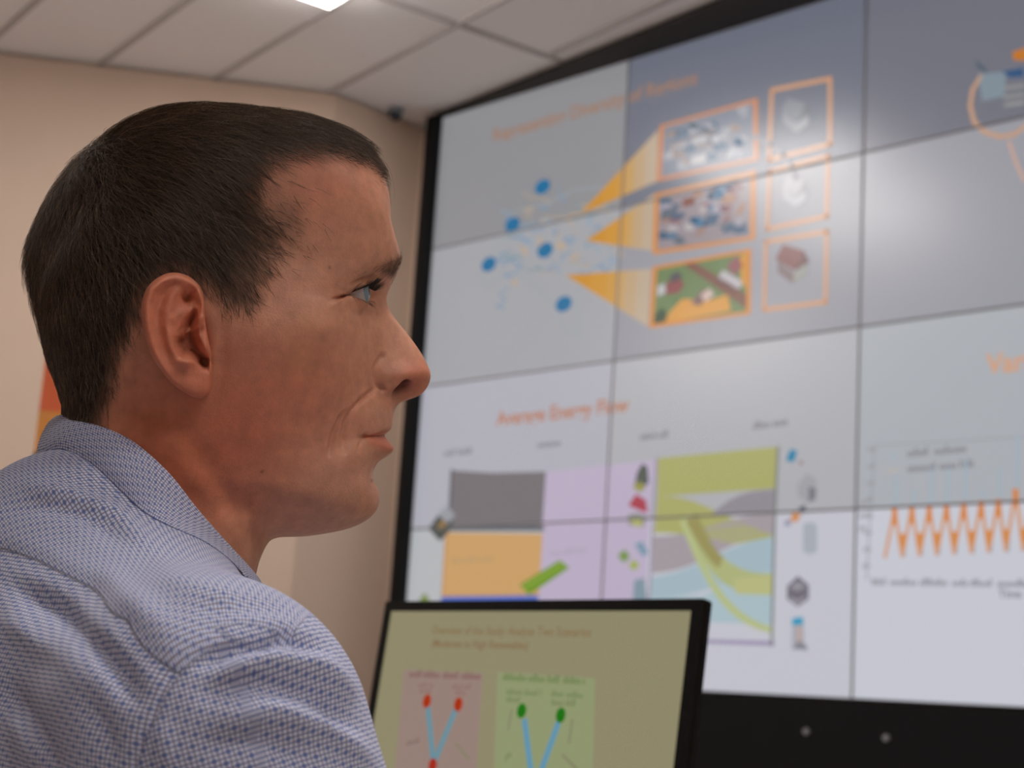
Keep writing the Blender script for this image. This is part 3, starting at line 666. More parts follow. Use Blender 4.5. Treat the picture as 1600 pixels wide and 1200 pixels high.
C = tint(C, .55*g(453, 490, 9, 7), TAN*.8); C = tint(C, .4*g(480, 500, 26, 14), TAN); C = tint(C, .35*g(470, 560, 34, 26), TAN)
for k in range(70):                            # freckles and small spots
    cx, cy, s, a = rng.uniform(380, 600), rng.uniform(260, 790), rng.uniform(1.5, 3.2), rng.uniform(.08, .3)
    C = tint(C, a*g(cx, cy, s, s), SK*np.array([.62, .45, .36]))
for cx, cy, s in ((515, 418, 2.2), (581, 751, 2.6), (410, 737, 2.5), (342, 777, 2.5), (336, 617, 0.1)):
    C = tint(C, .8*g(cx, cy, s, s), SK*np.array([.35, .22, .2]))
LIPC = SK*np.array([.95, .66, .66])
lipsel = ((RI > 16.0) & (RI < 18.45)) & (CI < 3.15)
lw = np.clip(np.minimum(RI-16.0, 18.45-RI)*3, 0, 1)*np.clip((3.15-CI)*3, 0, 1)
C = tint(C, .85*lw, LIPC)
mouth = np.exp(-((RI-17)/.10)**2)*np.clip((3.05-CI)*3, 0, 1)
C = tint(C, .7*mouth, SK*np.array([.30, .14, .13]))
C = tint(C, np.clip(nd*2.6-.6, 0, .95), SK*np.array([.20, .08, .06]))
BROW = [(632,404),(626,402),(612,406),(596,411),(575,416),(556,424),(548,431),(560,428),(580,424),(600,424),(618,428),(630,424)]
bs = sdf_poly(XV, YV, BROW)
C = tint(C, .22*ramp(bs, -4, 4)*ramp(XV, 592, 612)*ramp(CI, .5, 1.2), np.array([.10, .055, .04]))
SCALP = np.array([.022, .013, .009])
stub = ramp(hs+5*np.clip(nz, -1, 1), -10, 24)**1.2
fadeT = g(430, 355, 42, 62)+.5*g(385, 440, 34, 45)                    # thin hair over the temple
C = tint(C, stub*(1-.60*np.clip(fadeT, 0, 1)), SCALP)
C = tint(C, .62*np.clip(g(436, 350, 34, 56), 0, 1)*(1-stub), SCALP*4)
SKCOL = C

# --- ears: rings from the centre out to the rim, then round behind
EO = [(319,470),(315,452),(306,440),(293,431),(277,426.5),(262,427.5),(247,434),(235,444),(227,456),(222,472),(221,488),(223,505),(227,524),(233,545),(241,562),(253,580),(268,598),(285,611),(302,620),(316,622),(326,615),(330,603),(331,588),(331,570),(330,552),(326,532),(322,510),(320,490)]
def closed_spline(P, n):
    P = np.array(P, float); m_ = len(P); out = []
    cum = np.concatenate([[0], np.cumsum(np.linalg.norm(np.roll(P, -1, 0)-P, axis=1))]); tot = cum[-1]
    for q in np.linspace(0, tot, n, endpoint=False):
        i = min(np.searchsorted(cum, q, 'right')-1, m_-1); t = (q-cum[i])/(cum[i+1]-cum[i])
        p0, p1, p2, p3 = P[i-1], P[i], P[(i+1) % m_], P[(i+2) % m_]
        out.append(.5*(2*p1+(p2-p0)*t+(2*p0-5*p1+4*p2-p3)*t*t+(3*p1-p0-3*p2+p3)*t**3))
    return np.array(out)
NA = 132; EOUT = closed_spline(EO, NA); ECN = np.array([288., 528.])
def line_f(X, Y, line, wd): q, t, s = seg_dist(X, Y, line); return np.exp(-(q/wd)**2), t
def ear_relief(X, Y):
    h = np.zeros(X.shape)
    f, t = line_f(X, Y, [(316,505),(318,475),(310,450),(292,436),(272,433),(252,439),(237,453),(230,475),(231,500),(236,525),(244,550),(256,575),(270,592)], 7.5)
    h += 3.4*f*np.clip((1.02-t)*2.2, 0, 1)                                 # helix rim
    f, t = line_f(X, Y, [(272,450),(253,462),(246,485),(248,510),(255,540),(265,566)], 6); h -= 1.4*f*np.clip(4*t*(1-t)*2, 0, 1)
    f, t = line_f(X, Y, [(287,447),(270,462),(263,486),(263,512),(268,540),(278,563),(291,569)], 9); h += 2.6*f   # antihelix
    f, t = line_f(X, Y, [(306,462),(290,482),(272,498)], 6); h += 1.2*f
    h -= 5.5*np.exp(-((X-293)/10)**2-((Y-466)/13)**2)                       # triangular hollow
    cs = sdf_poly(X, Y, [(304,486),(291,500),(283,515),(274,527),(276,545),(284,556),(297,556),(312,566),(325,577),(327,562),(316,545),(306,525),(306,505)])
    h -= 9.5*np.clip((cs+5)/14, 0, 1)**1.0                                  # concha
    f, t = line_f(X, Y, [(314,497),(302,512),(288,521),(276,526)], 5); h += 3.8*f*(1-.3*t)    # crus of the helix
    h += 4.2*np.exp(-((X-321)/10)**2-((Y-541)/19)**2)                       # tragus
    h += 3.0*np.exp(-((X-293)/11)**2-((Y-565)/7)**2)                        # antitragus
    h -= 8*np.exp(-((X-318)/7)**2-((Y-566)/9)**2)
    h += 1.6*np.exp(-((X-303)/18)**2-((Y-603)/14)**2)
    return h
def ear_base(X, Y): return 73.0 + np.clip((331-X)/110, 0, 1)**.9*16 + np.clip((470-Y)/45, 0, 1)*1.0 - np.clip((Y-580)/45, 0, 1)*3
ev = []; ecol = []; ef = []
NRING = 34
rings = np.linspace(0, 1, NRING)**.85
ER = SK*np.array([1.04, .74, .66])
for r in rings:
    P = ECN+(EOUT-ECN)*r; Xe, Ye = P[:, 0], P[:, 1]
    rim = 4.5*max(0, (r-.9)/.1)**2
    wq = ear_base(Xe, Ye)+ear_relief(Xe, Ye)-rim
    for k in range(NA): ev.append(PV(Xe[k], Ye[k], wq[k]))
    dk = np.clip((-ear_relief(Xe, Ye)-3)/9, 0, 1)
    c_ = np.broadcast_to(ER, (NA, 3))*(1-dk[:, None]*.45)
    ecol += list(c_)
for r, dz, pull_ in ((1.005, 7.0, 0), (.97, 10.5, .05), (.88, 14, .2), (.75, 20, .5), (.66, 32, 1)):
    P = ECN+(EOUT-ECN)*r; Xe, Ye = P[:, 0], P[:, 1]
    wq = ear_base(Xe, Ye)-dz
    base = np.array([PV(EOUT[k, 0]*(1-.0)+0, EOUT[k, 1], ear_base(EOUT[k:k+1, 0], EOUT[k:k+1, 1])[0]) for k in range(NA)]) if False else None
    for k in range(NA): ev.append(PV(Xe[k], Ye[k], 0)+HN*0 if False else PV(Xe[k]-0*pull_, Ye[k], wq[k]))
    ecol += list(np.broadcast_to(ER, (NA, 3)))
tot_r = NRING+5
for i in range(tot_r-1):
    for k in range(NA): ef.append((i*NA+k, i*NA+(k+1) % NA, (i+1)*NA+(k+1) % NA, (i+1)*NA+k))
ev = np.array(ev); ecol = np.array(ecol)

# --- assemble the body mesh (head, neck, ears) as one object
verts = []; faces = []; cols = []
def add_part(Vv, Ff, Cc, flip):
    o = len(verts); verts.extend(list(Vv)); cols.extend(list(Cc))
    faces.extend([tuple(o+i for i in (reversed(f) if flip else f)) for f in Ff])
add_part(Vh, Fh, SKCOL.reshape(-1, 3), False); add_part(mirror(Vh), Fh, SKCOL.reshape(-1, 3), True)
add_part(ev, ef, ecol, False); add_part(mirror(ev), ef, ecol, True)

M_skin = bpy.data.materials.new('skin'); M_skin.use_nodes = True
nt = M_skin.node_tree; b = nt.nodes['Principled BSDF']
at = nt.nodes.new('ShaderNodeAttribute'); at.attribute_name = 'tone'
tc = nt.nodes.new('ShaderNodeTexCoord')
n1 = nt.nodes.new('ShaderNodeTexNoise'); n1.inputs['Scale'].default_value = 120; n1.inputs['Detail'].default_value = 5; n1.inputs['Roughness'].default_value = .65
nt.links.new(tc.outputs['Object'], n1.inputs['Vector'])
mr = nt.nodes.new('ShaderNodeMapRange'); mr.inputs['From Min'].default_value = .3; mr.inputs['From Max'].default_value = .7; mr.inputs['To Min'].default_value = .86; mr.inputs['To Max'].default_value = 1.12
nt.links.new(n1.outputs['Fac'], mr.inputs['Value'])
mx = nt.nodes.new('ShaderNodeVectorMath'); mx.operation = 'SCALE'
nt.links.new(at.outputs['Color'], mx.inputs[0]); nt.links.new(mr.outputs['Result'], mx.inputs['Scale']); nt.links.new(mx.outputs['Vector'], b.inputs['Base Color'])
n2 = nt.nodes.new('ShaderNodeTexNoise'); n2.inputs['Scale'].default_value = 900; n2.inputs['Detail'].default_value = 3; nt.links.new(tc.outputs['Object'], n2.inputs['Vector'])
bp = nt.nodes.new('ShaderNodeBump'); bp.inputs['Strength'].default_value = .35; bp.inputs['Distance'].default_value = .0006
nt.links.new(n2.outputs['Fac'], bp.inputs['Height']); nt.links.new(bp.outputs['Normal'], b.inputs['Normal'])
b.inputs['Roughness'].default_value = .52; b.inputs['Specular IOR Level'].default_value = .4
b.inputs['Subsurface Weight'].default_value = .22; b.inputs['Subsurface Radius'].default_value = (1., .35, .2); b.inputs['Subsurface Scale'].default_value = .006

me = bpy.data.meshes.new('person')
me.from_pydata([tuple(v) for v in verts], [], faces)
ca = me.color_attributes.new('tone', 'FLOAT_COLOR', 'POINT')
ca.data.foreach_set('color', np.concatenate([np.array(cols), np.ones((len(cols), 1))], 1).astype(np.float32).ravel())
bm = bmesh.new(); bm.from_mesh(me); bmesh.ops.remove_doubles(bm, verts=bm.verts, dist=1e-5); bmesh.ops.recalc_face_normals(bm, faces=bm.faces); bm.to_mesh(me); bm.free()
me.polygons.foreach_set('use_smooth', [True]*len(me.polygons)); me.materials.append(M_skin)
person = link(bpy.data.objects.new('person', me))
tag(person, 'short-haired man in a blue checked shirt, seen in profile looking up at the video wall', 'person')

# --- eyes
def eye(cen, gaze):
    g_ = Vector(gaze).normalized(); Q = g_.to_track_quat('Z', 'Y').to_matrix()
    vs = []; fs = []; mi = []
    nt_, na = 40, 40
    for i in range(nt_+1):
        th = math.pi*i/nt_; rr = EYE_R
        if th < .50: rr = EYE_R + .0011*(1-(th/.50)**2)
        for k in range(na):
            a = 2*math.pi*k/na; p = Q @ Vector((math.sin(th)*math.cos(a), math.sin(th)*math.sin(a), math.cos(th)))
            vs.append(np.array(cen)+np.array(p)*rr)
    for i in range(nt_):
        for k in range(na):
            fs.append((i*na+k, i*na+(k+1) % na, (i+1)*na+(k+1) % na, (i+1)*na+k)); th = math.pi*(i+.5)/nt_
            mi.append(2 if th < .17 else (1 if th < .50 else 0))
    o = mesh_obj('eye', vs, fs, [M_scl, M_iris, M_pup], person, True, mi); return o
M_scl = mat('eye_white', (.50, .44, .42), .12); M_iris = mat('eye_iris', (.22, .30, .36), .06); M_pup = mat('eye_pupil', (.004, .004, .005), .05)
gz = HX*.93+HU*.10+HN*.30
eye(EC, gz); eye(EC2, gz)

# --- strands (hair, brows, lashes): thin three-sided tapering tubes
SV = []; SF = []
def strand(pts, r0, store):
    V_, F_ = store; o = len(V_); n = len(pts)
    for i, p in enumerate(pts):
        t = pts[min(i+1, n-1)]-pts[max(i-1, 0)]; t = t/(np.linalg.norm(t)+1e-12)
        a = np.cross(t, HN if abs(t@HN) < .9 else HU); a /= np.linalg.norm(a)+1e-12; c = np.cross(t, a)
        r = r0*(1-.75*i/(n-1))
        for k in range(3):
            q = 2*math.pi*k/3; V_.append(p+r*(math.cos(q)*a+math.sin(q)*c))
    for i in range(n-1):
        for k in range(3): F_.append((o+i*3+k, o+i*3+(k+1) % 3, o+i*3+3+(k+1) % 3, o+i*3+3+k))
FLOW = [(200,195,1,.15,24,.55),(320,172,1,.06,28,.6),(430,185,1,.18,28,.6),(520,215,.9,.35,22,.6),(575,245,.8,.5,11,.6),(598,262,.6,.8,5,.7),
        (140,245,.62,.8,20,.42),(90,330,.42,.95,17,.40),(125,340,.46,.9,18,.40),(60,430,.25,1,14,.38),(100,430,.3,1,15,.38),(80,540,.15,1,11,.35),(110,620,.14,1,7,.3),
        (250,260,.85,.45,26,.45),(350,250,.85,.45,26,.45),(440,230,.85,.25,18,.5),(385,265,.55,.85,20,.4),(180,330,.6,.8,22,.4),(290,340,.65,.8,22,.35),(370,330,.75,.65,18,.35),
        (150,430,.35,1,18,.35),(250,400,.5,.9,18,.3),(330,400,.6,.85,14,.3),(390,400,.65,.75,11,.3),(370,460,.35,1,8,.25),(160,580,.2,1,10,.3),(200,500,.25,1,12,.3),(440,370,.8,.5,8,.25)]
FL = np.array(FLOW, float)
def flow(x, y):
    wq = 1/((FL[:, 0]-x)**2+(FL[:, 1]-y)**2+300.)**1.6; wq /= wq.sum(); return wq@FL[:, 2:]
dG = np.linalg.norm(np.cross(G[1:, :-1]-G[:-1, :-1], G[:-1, 1:]-G[:-1, :-1]), axis=-1)
hmid = hs[:-1, :-1]
dens = (ramp(hmid, -12, 22)+.28*g(450, 350, 28, 44)[:-1, :-1]*(hmid < 4))*(1-.5*np.clip(g(435, 360, 34, 52)+.5*g(385, 440, 30, 40), 0, 1)[:-1, :-1])*dG*(RI[:-1, :-1] < 21)
dens = np.where((hmid < 0) & (XV[:-1, :-1] > 560), dens*.5, dens)
pw = (dens/dens.sum()).ravel()
NH = 30000
pick = rng.choice(len(pw), NH, p=pw); far = rng.random(NH) < .28
uu, vv = rng.random(NH), rng.random(NH)
hst = ([], [])
NS = N.copy()                                  # even out the normals the hair follows
for _ in range(12):
    T_ = np.pad(NS, ((1, 1), (1, 1), (0, 0)), 'edge'); NS = (T_[:-2, 1:-1]+T_[2:, 1:-1]+T_[1:-1, :-2]+T_[1:-1, 2:]+NS); NS /= np.linalg.norm(NS, axis=-1, keepdims=True)
for k in range(NH):
    i, j = divmod(pick[k], nc-1)
    p = (G[i, j]*(1-uu[k])+G[i, j+1]*uu[k])*(1-vv[k]) + (G[i+1, j]*(1-uu[k])+G[i+1, j+1]*uu[k])*vv[k]
    n_ = NS[i, j]; x, y = XV[i, j], YV[i, j]
    fx, fy, L, lift = flow(x, y)
    ang = rng.normal(0, .26); fx, fy = fx*math.cos(ang)-fy*math.sin(ang), fx*math.sin(ang)+fy*math.cos(ang)
    L = L*.001*rng.uniform(.6, 1.1); 
    if hs[i, j] < 8: L *= .7
    d = CR*fx - CU*fy; d = d - n_*(d@n_); d /= np.linalg.norm(d)+1e-9
    hgt = .001*lift*rng.uniform(4, 10) if L > .012 else .001*lift*rng.uniform(2.5, 5.5)
    side = np.cross(n_, d)*rng.normal(0, .12)
    pts = []
    for q in np.linspace(0, 1, 6):
        s = L*q
        pts.append(p + (d+side*q)*s + n_*(-.0003 + hgt*math.sin(min(1, q*1.25)*math.pi/2) - s*s/(2*.085)))
    if far[k]: pts = [mirror(q[None])[0] for q in pts]
    strand(pts, rng.uniform(.00008, .00015), hst)
for k in range(34):                            # fly-away hairs over the forehead
    p = PV(rng.uniform(594, 606), rng.uniform(246, 266), rng.uniform(-14, 20)); L = rng.uniform(.010, .026)
    a = rng.uniform(.1, .9); d = HX*a+HN*rng.normal(0, .35)+HU*rng.normal(0, .2)
    strand([p-HX*.004+d*L*.5*math.sin(q*1.5)-HU*(L*q*q*1.05) for q in np.linspace(0, 1, 8)], .0001, hst)
M_hair = bpy.data.materials.new('brown_hair'); M_hair.use_nodes = True
nt = M_hair.node_tree; b = nt.nodes['Principled BSDF']
oi = nt.nodes.new('ShaderNodeNewGeometry'); cr_ = nt.nodes.new('ShaderNodeValToRGB')
cr_.color_ramp.elements[0].color = (*(.022, .013, .008), 1); cr_.color_ramp.elements[1].position = .82; _e = cr_.color_ramp.elements.new(.95); _e.color = (.34, .23, .15, 1); cr_.color_ramp.elements[1].color = (*(.17, .108, .068), 1)
nt.links.new(oi.outputs['Random Per Island'], cr_.inputs['Fac']); nt.links.new(cr_.outputs['Color'], b.inputs['Base Color'])
b.inputs['Roughness'].default_value = .34; b.inputs['Specular IOR Level'].default_value = .5
tag(mesh_obj('hair', hst[0], hst[1], M_hair, person, True), 'short brown hair')
# brows
M_brow = mat('brow_hair', (.17, .11, .075), .5)
for sgn in (0, 1):
    bst = ([], [])
    bd = (ramp(bs, -3, 3)*(.05+.95*ramp(XV, 590, 612))*(.15+.85*ramp(CI, .5, 1.2)))[:-1, :-1]*dG*((RI > 3) & (RI < 5.6))[:-1, :-1]
    pb = (bd/bd.sum()).ravel()
    for q0 in rng.choice(len(pb), 300, p=pb):
        i, j = divmod(q0, nc-1); p = G[i, j]+(G[i+1, j]-G[i, j])*rng.random()+(G[i, j+1]-G[i, j])*rng.random(); n_ = N[i, j]
        a = rng.normal(0, .35); fx, fy = -.9, .12-.5*ramp(XV[i, j], 600, 625)
        d = CR*fx-CU*fy + HN*.5; d = d-n_*(d@n_); d /= np.linalg.norm(d)+1e-9; d = d+np.cross(n_, d)*a
        L = rng.uniform(.004, .008)
        pts = [p + d*L*q + n_*(.0008*math.sin(q*2)+.0001) for q in np.linspace(0, 1, 4)]
        if sgn: pts = [mirror(q[None])[0] for q in pts]
        strand(pts, .00008, bst)
    mesh_obj('eyebrow', bst[0], bst[1], M_brow, person, True)
M_lash = mat('lash_hair', (.02, .013, .01), .5)
for sgn in (0, 1):
    lst = ([], [])
    iu, jl = int(6*SR), np.arange(int(np.searchsorted(ci, 2.0)), int(np.searchsorted(ci, 4.0)))
    for rr_, up_, num in ((int(6*SR), 1, 9), (int(8*SR), -1, 1)):
        for j in jl:
            for _ in range(num):
                p = G[rr_, j]+(G[rr_, j+1]-G[rr_, j])*rng.random(); d = (p-EC); d /= np.linalg.norm(d); d = d*.6+HX*.6+HU*(.25*up_)+rng.normal(0, .12, 3); L = rng.uniform(.004, .007) if up_ > 0 else .003
                pts = [p+d*L*q+HU*(.0016*up_*q*q) for q in np.linspace(0, 1, 4)]
                if sgn: pts = [mirror(q[None])[0] for q in pts]
                strand(pts, .00008, lst)
    mesh_obj('eyelashes', lst[0], lst[1], M_lash, person, True)

# ================================================================== the shirt
NB = PV(235, 850, 0)
RH = np.array([CR[0], CR[1], 0]); RH /= np.linalg.norm(RH); FH = np.array([-RH[1], RH[0], 0])
BA = math.radians(25)                          # the chest is turned a little further from us than the face
BF = math.cos(BA)*RH + math.sin(BA)*FH; BR = np.cross(BF, [0, 0, 1.]); BU = np.array([0, 0, 1.])
BM = np.stack([BF, BR, BU])                    # rows: forwards, right, up
def to_body(X): return (np.asarray(X)-NB) @ BM.T
def to_world(b_): return NB + np.asarray(b_) @ BM
def ell(P, c, r):
    q = (P-np.array(c))/np.array(r); k0 = np.linalg.norm(q, axis=-1); k1 = np.linalg.norm(q/np.array(r), axis=-1)
    return k0*(k0-1)/(k1+1e-9)
def cap(P, a, b_, ra, rb):
    a = np.array(a); b_ = np.array(b_); d = b_-a; t = np.clip(((P-a)@d)/(d@d), 0, 1)
    return np.linalg.norm(P-a-t[..., None]*d, axis=-1) - (ra+(rb-ra)*t)
def smin(a, b_, k):
    h = np.clip(.5+.5*(b_-a)/k, 0, 1); return b_*(1-h)+a*h - k*h*(1-h)
def shirt_sdf(P):
    Q = P.copy(); Q[..., 1] = np.abs(Q[..., 1])
    d = ell(Q, (.0, 0, -.27), (.118, .165, .25))
    d = smin(d, ell(Q, (-.042, .030, -.175), (.084, .13, .175)), .05)
    d = smin(d, ell(Q, (.01, 0, -.50), (.125, .165, .22)), .06)
    d = smin(d, cap(Q, (-.018, .040, -.040), (-.012, .165, -.083), .046, .050), .04)
    d = smin(d, cap(Q, (.0, .175, -.098), (.104, .21, -.33), .059, .056), .035)
    d = smin(d, cap(Q, (.104, .21, -.33), (.31, .17, -.36), .05, .042), .02)
    d = smin(d, cap(Q, (-.042, .014, -.016), (.005, 0, -.10), .055, .070), .03)
    return d - .004
RES = .0036
lo = np.array([-.22, -.34, -.70]); hi = np.array([.40, .34, .13])
dims = np.ceil((hi-lo)/RES).astype(int)
ax = [lo[k]+RES*np.arange(dims[k]) for k in range(3)]
Pg = np.stack(np.meshgrid(*ax, indexing='ij'), -1)
vol = shirt_sdf(Pg).astype(np.float32)
cut = Pg[..., 2] + .66                          # the shirt ends at the waist
vol = np.maximum(vol, -cut)
import openvdb
grd = openvdb.FloatGrid(1.0); grd.copyFromArray(np.clip(vol/RES, -3, 3).astype(np.float32))
pts_, quads_ = grd.convertToQuads(0.0)[:2]
Pb = lo + np.array(pts_, float)*RES
quads_ = np.array(quads_)
for _ in range(2):                             # settle on the true surface
    e = 1e-3; d0 = shirt_sdf(Pb)
    gr = np.stack([(shirt_sdf(Pb+np.eye(3)[k]*e)-d0)/e for k in range(3)], -1); gr /= np.linalg.norm(gr, axis=-1, keepdims=True)+1e-9
    keep = Pb[:, 2] > -.64
    Pb = Pb - gr*d0[:, None]*keep[:, None]
Nb = gr
def hit(px, py):
    r = pray(px, py); r = r/np.linalg.norm(r); t = .45
    for _ in range(80):
        dd = shirt_sdf(to_body(CAM+r*t)[None])[0]; t += dd*.8
        if dd < 1e-4 or t > 1.6: break
    return to_body(CAM+r*t)
YSEAM = np.array([hit(*p) for p in ((5,857),(60,876),(130,912),(200,970),(278,1052))])
ASEAM = np.array([hit(*p) for p in ((215,1190),(245,1120),(275,1058),(320,1018),(370,1000),(440,985))])
print('yoke seam', np.round(YSEAM, 3).tolist()); print('arm seam', np.round(ASEAM, 3).tolist())
# folds on the seen side
FOLD = [([(300,1040),(380,1010),(450,998),(520,1020)], -2.6, 10), ([(330,1062),(420,1030),(500,1040),(560,1090)], 3.0, 15),
        ([(300,1085),(400,1068),(480,1085),(560,1150)], -2.6, 14), ([(330,1130),(430,1110),(520,1140),(590,1200)], 2.4, 16), ([(300,1165),(400,1160),(500,1190)], -2.0, 14),
        ([(0,905),(90,950),(180,1040),(230,1110)], -3.2, 18), ([(0,960),(80,1020),(140,1110)], 2.2, 18), ([(60,1000),(150,1120),(190,1200)], -2., 16), ([(0,1060),(70,1150),(90,1220)], -2.0, 20), ([(20,1110),(60,1200)], 1.6, 16),
        ([(0,800),(60,785),(130,800),(200,850)], -1.8, 14), ([(30,760),(100,770),(180,800),(250,865)], 1.8, 12), ([(240,880),(300,920),(380,930)], 1.4, 18), ([(300,960),(390,950),(460,955)], -1.2, 12),
        ([(150,880),(230,960),(290,1010)], 1.2, 18), ([(250,1130),(260,1200)], 1.6, 14)]
Xw = to_world(Pb); fx_, fy_ = pxy(Xw); toc = np.sum((Nb@BM)*(CAM-Xw), -1)/np.linalg.norm(CAM-Xw, axis=-1)
vis = np.clip(toc*3, 0, 1)*(to_body(Xw)[:, 1] > -.05)
dsp = np.zeros(len(Pb))
for line, amp, wd in FOLD:
    q, t, _ = seg_dist(fx_, fy_, line); dsp += 1.7*amp*np.exp(-(q/wd)**2)*np.clip(4*t*(1-t)*1.5, 0, 1)
def seam_yoke(B):
    r = np.abs(B[:, 1]); z = np.interp(r, YZ_R, YZ_Z); return B[:, 2]-z
oy = np.argsort(np.abs(YSEAM[:, 1])); YZ_R = np.abs(YSEAM[oy, 1]); YZ_Z = YSEAM[oy, 2]
oa = np.argsort(ASEAM[:, 2])
def seam_arm(B):
    r = np.abs(B[:, 1]); return r-np.interp(B[:, 2], ASEAM[oa, 2], ASEAM[oa, 1]) + 1.6*np.maximum(B[:, 0]-.014, 0)*(B[:, 2] > -.25)
sy, sa = seam_yoke(Pb), seam_arm(Pb)
isback = Pb[:, 0] < .035
dsp += np.where(isback & (sa < 0), -1.1*np.exp(-((sy+.001)/.0028)**2)+.6*np.exp(-((sy-.004)/.004)**2), 0) + np.where((Pb[:, 2] > -.22) & (Pb[:, 0] < .02), -1.0*np.exp(-((sa-.001)/.003)**2)+.8*np.exp(-((sa+.004)/.004)**2), 0)
PB0 = Pb.copy(); Pb = Pb + Nb*(dsp*.001*vis)[:, None]
# cloth coordinates in metres
A0, A1 = np.array([0, .175, -.098]), np.array([.085, .21, -.34]); AD = (A1-A0)/np.linalg.norm(A1-A0)
Qs = PB0.copy(); Qs[:, 1] = np.abs(Qs[:, 1])
tA = (Qs-A0)@AD; e1 = np.cross(AD, [0, 1, 0]); e1 /= np.linalg.norm(e1); e2 = np.cross(AD, e1); rel = Qs-A0-tA[:, None]*AD
angA = np.arctan2(rel@e1, rel@e2)*.062
uv_back = np.stack([PB0[:, 1]+.25*PB0[:, 0], PB0[:, 2]+.15*PB0[:, 0], 0*PB0[:, 0]], -1)
utop = .006-.22*np.maximum(np.abs(PB0[:, 1])-.04, 0)
uv_yoke = np.stack([PB0[:, 1]*1.08, PB0[:, 0]-np.tanh((PB0[:, 0]+.012)/.03)*(PB0[:, 2]-utop), 0*PB0[:, 0]], -1)
uv_arm = np.stack([angA, tA, 0*tA], -1)
Vw = to_world(Pb)

def cloth_material(name, single):
    mt = bpy.data.materials.new(name); mt.use_nodes = True; nt = mt.node_tree; b = nt.nodes['Principled BSDF']; L = nt.links.new
    def N_(t, **kw):
        n = nt.nodes.new(t)
        for k, v in kw.items(): setattr(n, k, v)
        return n
    def M_(op, a, b_=None, c_=None):
        n = N_('ShaderNodeMath', operation=op)
        for i, v in enumerate((a, b_, c_)):
            if v is None: continue
            if isinstance(v, (int, float)): n.inputs[i].default_value = v
            else: L(v, n.inputs[i])
        return n.outputs[0]
    def attr(nm): return N_('ShaderNodeAttribute', attribute_name=nm)
    def mixv(f, a, b_):
        n = N_('ShaderNodeMix', data_type='VECTOR'); L(f, n.inputs[0]); L(a, n.inputs[4]); L(b_, n.inputs[5]); return n.outputs[1]
    if single: uv = attr('cloth_back').outputs['Vector']
    else:
        sy_, sa_ = attr('seam_yoke').outputs['Fac'], attr('seam_arm').outputs['Fac']
        uv = mixv(M_('GREATER_THAN', sy_, 0.), attr('cloth_back').outputs['Vector'], attr('cloth_yoke').outputs['Vector'])
        uv = mixv(M_('GREATER_THAN', sa_, 0.), uv, attr('cloth_arm').outputs['Vector'])
    sp = N_('ShaderNodeSeparateXYZ'); L(uv, sp.inputs[0]); PER = .00195
    cx = M_('DIVIDE', sp.outputs[0], PER); cy = M_('DIVIDE', sp.outputs[1], PER)
    fx, fy = M_('FRACT', cx), M_('FRACT', cy); ix, iy = M_('FLOOR', cx), M_('FLOOR', cy)
    def line(f, wd):
        n = N_('ShaderNodeMapRange', interpolation_type='SMOOTHSTEP'); L(M_('ABSOLUTE', M_('SUBTRACT', f, .5)), n.inputs['Value'])
        n.inputs['From Min'].default_value = wd*.5+.08; n.inputs['From Max'].default_value = wd*.5-.08; return n.outputs[0]
    lh, lv = line(fy, .36), line(fx, .36)
    # blue blocks on a staggered lattice
    k3 = M_('FLOORED_MODULO', M_('ADD', ix, M_('MULTIPLY', iy, 2.)), 5.)
    blk = M_('MULTIPLY', M_('LESS_THAN', k3, .5), M_('MULTIPLY', line(fx, .95), line(fy, .95)))
    def mixc(f, a, c_):
        n = N_('ShaderNodeMix', data_type='RGBA'); L(f, n.inputs[0])
        if isinstance(a, tuple): n.inputs[6].default_value = (*a, 1)
        else: L(a, n.inputs[6])
        n.inputs[7].default_value = (*c_, 1); return n.outputs[2]
    c0 = mixc(M_('MULTIPLY', lh, .82), CLOTH0, CLOTH_B)
    c0 = mixc(M_('MULTIPLY', lv, .70), c0, CLOTH_V)
    c0 = mixc(M_('MULTIPLY', blk, .68), c0, CLOTH_D)
    if not single:
        def seam(sv): return M_('LESS_THAN', M_('ABSOLUTE', M_('ADD', sv, -.0002)), .0005)
        c0 = mixc(M_('MULTIPLY', M_('MULTIPLY', seam(sy_), M_('LESS_THAN', sa_, 0.)), .55), c0, (.07, .07, .12))
        c0 = mixc(M_('MULTIPLY', seam(sa_), .28), c0, (.09, .09, .15))
    L(c0, b.inputs['Base Color']); b.inputs['Roughness'].default_value = .85; b.inputs['Specular IOR Level'].default_value = .2
    b.inputs['Sheen Weight'].default_value = .15
    bp = N_('ShaderNodeBump'); bp.inputs['Strength'].default_value = .15; bp.inputs['Distance'].default_value = .0003
    wv = N_('ShaderNodeTexNoise'); wv.inputs['Scale'].default_value = 600; tc = N_('ShaderNodeTexCoord'); L(tc.outputs['Object'], wv.inputs['Vector']); L(wv.outputs['Fac'], bp.inputs['Height']); L(bp.outputs['Normal'], b.inputs['Normal'])
    return mt
CLOTH0 = (.78, .82, .98); CLOTH_B = (.12, .19, .48); CLOTH_V = (.22, .17, .26); CLOTH_D = (.10, .17, .48)
M_cloth = cloth_material('checked_cotton', False); M_cloth2 = cloth_material('checked_cotton_collar', True)
def vattr(o, nm, arr):
    a = o.data.attributes.new(nm, 'FLOAT_VECTOR' if arr.ndim == 2 else 'FLOAT', 'POINT')
    a.data.foreach_set('vector' if arr.ndim == 2 else 'value', arr.astype(np.float32).ravel())
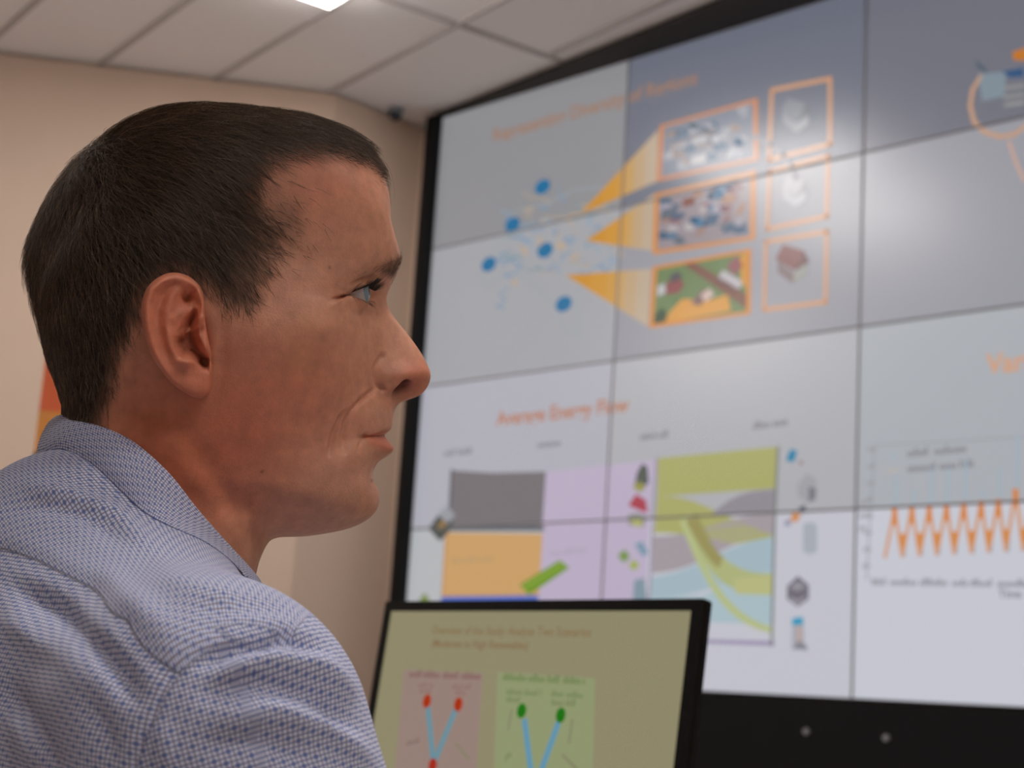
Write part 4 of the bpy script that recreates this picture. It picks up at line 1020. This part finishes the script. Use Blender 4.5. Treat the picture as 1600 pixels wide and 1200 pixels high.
# open the neck hole: drop faces well inside the collar
cb = Pb[quads_].mean(1)
inneck = (cb[:, 2]+.0 > .014-.35*cb[:, 0]*0) & (np.hypot(cb[:, 0]+.02, cb[:, 1]) < .038)
quads_ = quads_[~inneck]
shirt = mesh_obj('shirt', Vw, quads_, M_cloth, person, True)
for nm, arr in (('cloth_back', uv_back), ('cloth_yoke', uv_yoke), ('cloth_arm', uv_arm), ('seam_yoke', np.where(isback | (Pb[:, 2] > -.03), sy, sy)), ('seam_arm', np.where(Pb[:, 2] > -.30, sa, .05*np.sign(np.abs(Pb[:, 1])-.16)))): vattr(shirt, nm, arr)
shirt['label'] = 'blue and white checked cotton shirt'

# collar: a band folded over at its top edge
CT = [(92,651,0),(103,650,14),(120,653,28),(150,661,42),(200,686,56),(262,739,64),(310,799,62),(355,850,52),(388,886,36),(404,905,18),(408,912,0)]
CB = [(58,717,0),(70,719,18),(95,724,36),(140,734,58),(187,761,76),(226,801,86),(264,826,90),(319,847,86),(366,883,66),(398,915,40),(408,935,8)]
CI = [(98,690,0),(108,690,12),(125,692,26),(155,700,40),(205,725,53),(266,775,60),(313,830,57),(352,880,47),(382,912,32),(398,930,15),(402,938,0)]
def edge3(L): return np.array([PV(*p) for p in L])
e_in, e_top, e_out = edge3(CI), edge3(CT), edge3(CB)
# lay the outer edge on the cloth
bo = to_body(e_out); d0 = shirt_sdf(bo); gg = np.stack([(shirt_sdf(bo+np.eye(3)[k]*1e-3)-d0)/1e-3 for k in range(3)], -1); gg /= np.linalg.norm(gg, axis=-1, keepdims=True)
print('collar lift', np.round(d0*1000, 1))
bo2 = bo + gg*(.0006-d0)[:, None]
e_out = to_world(bo2)
mid = (e_top+e_out)/2; bm_ = to_body(mid); d0 = shirt_sdf(bm_); 
lay = np.stack([e_in, e_top-(e_top-e_in)*.12, e_top+HU*.0008, e_top+(e_out-e_top)*.10, e_top+(e_out-e_top)*.4, e_top+(e_out-e_top)*.75, e_out])
outw = lay[4]-lay[0]; outw -= HU*(outw@HU)[:, None]; outw /= np.linalg.norm(outw, axis=1)[:, None]+1e-9
lay[3] += outw*.0035; lay[4] += outw*.004; lay[5] += outw*.0025
lay = catmull(catmull(lay, 5, 0), 6, 1)
nl, nk = lay.shape[:2]
full = np.concatenate([lay, mirror(lay[:, ::-1])[:, 1:]], 1) if False else lay
under = lay[-1] - outw.mean(0)*0 + (lay[-4]-lay[-1])*.4
lay = np.concatenate([lay, (lay[-1]-HU*.0006 + 0*lay[-1])[None], (lay[-5]-lay[-1])[None]*.6+lay[-1][None]-np.array(outw.mean(0))[None]*.003], 0); nl = lay.shape[0]
along = np.concatenate([[0], np.cumsum(np.linalg.norm(np.diff(lay[nl//2], axis=0), axis=1))]); 
acr = np.concatenate([[0], np.cumsum(np.linalg.norm(np.diff(lay[:, nk//2], axis=0), axis=1))])
uvc = np.stack([np.broadcast_to(along[None], (nl, nk)), np.broadcast_to(acr[:, None], (nl, nk)), np.zeros((nl, nk))], -1).reshape(-1, 3)
idx = np.arange(nl*nk).reshape(nl, nk); fc = [(idx[i, j], idx[i+1, j], idx[i+1, j+1], idx[i, j+1]) for i in range(nl-1) for j in range(nk-1)]
cv = np.concatenate([lay.reshape(-1, 3), mirror(lay).reshape(-1, 3)]); cf = fc+[tuple(nl*nk+k for k in reversed(f)) for f in fc]
collar = mesh_obj('collar', cv, cf, M_cloth2, shirt, True); vattr(collar, 'cloth_back', np.concatenate([uvc, uvc*np.array([-1, 1, 1])]))
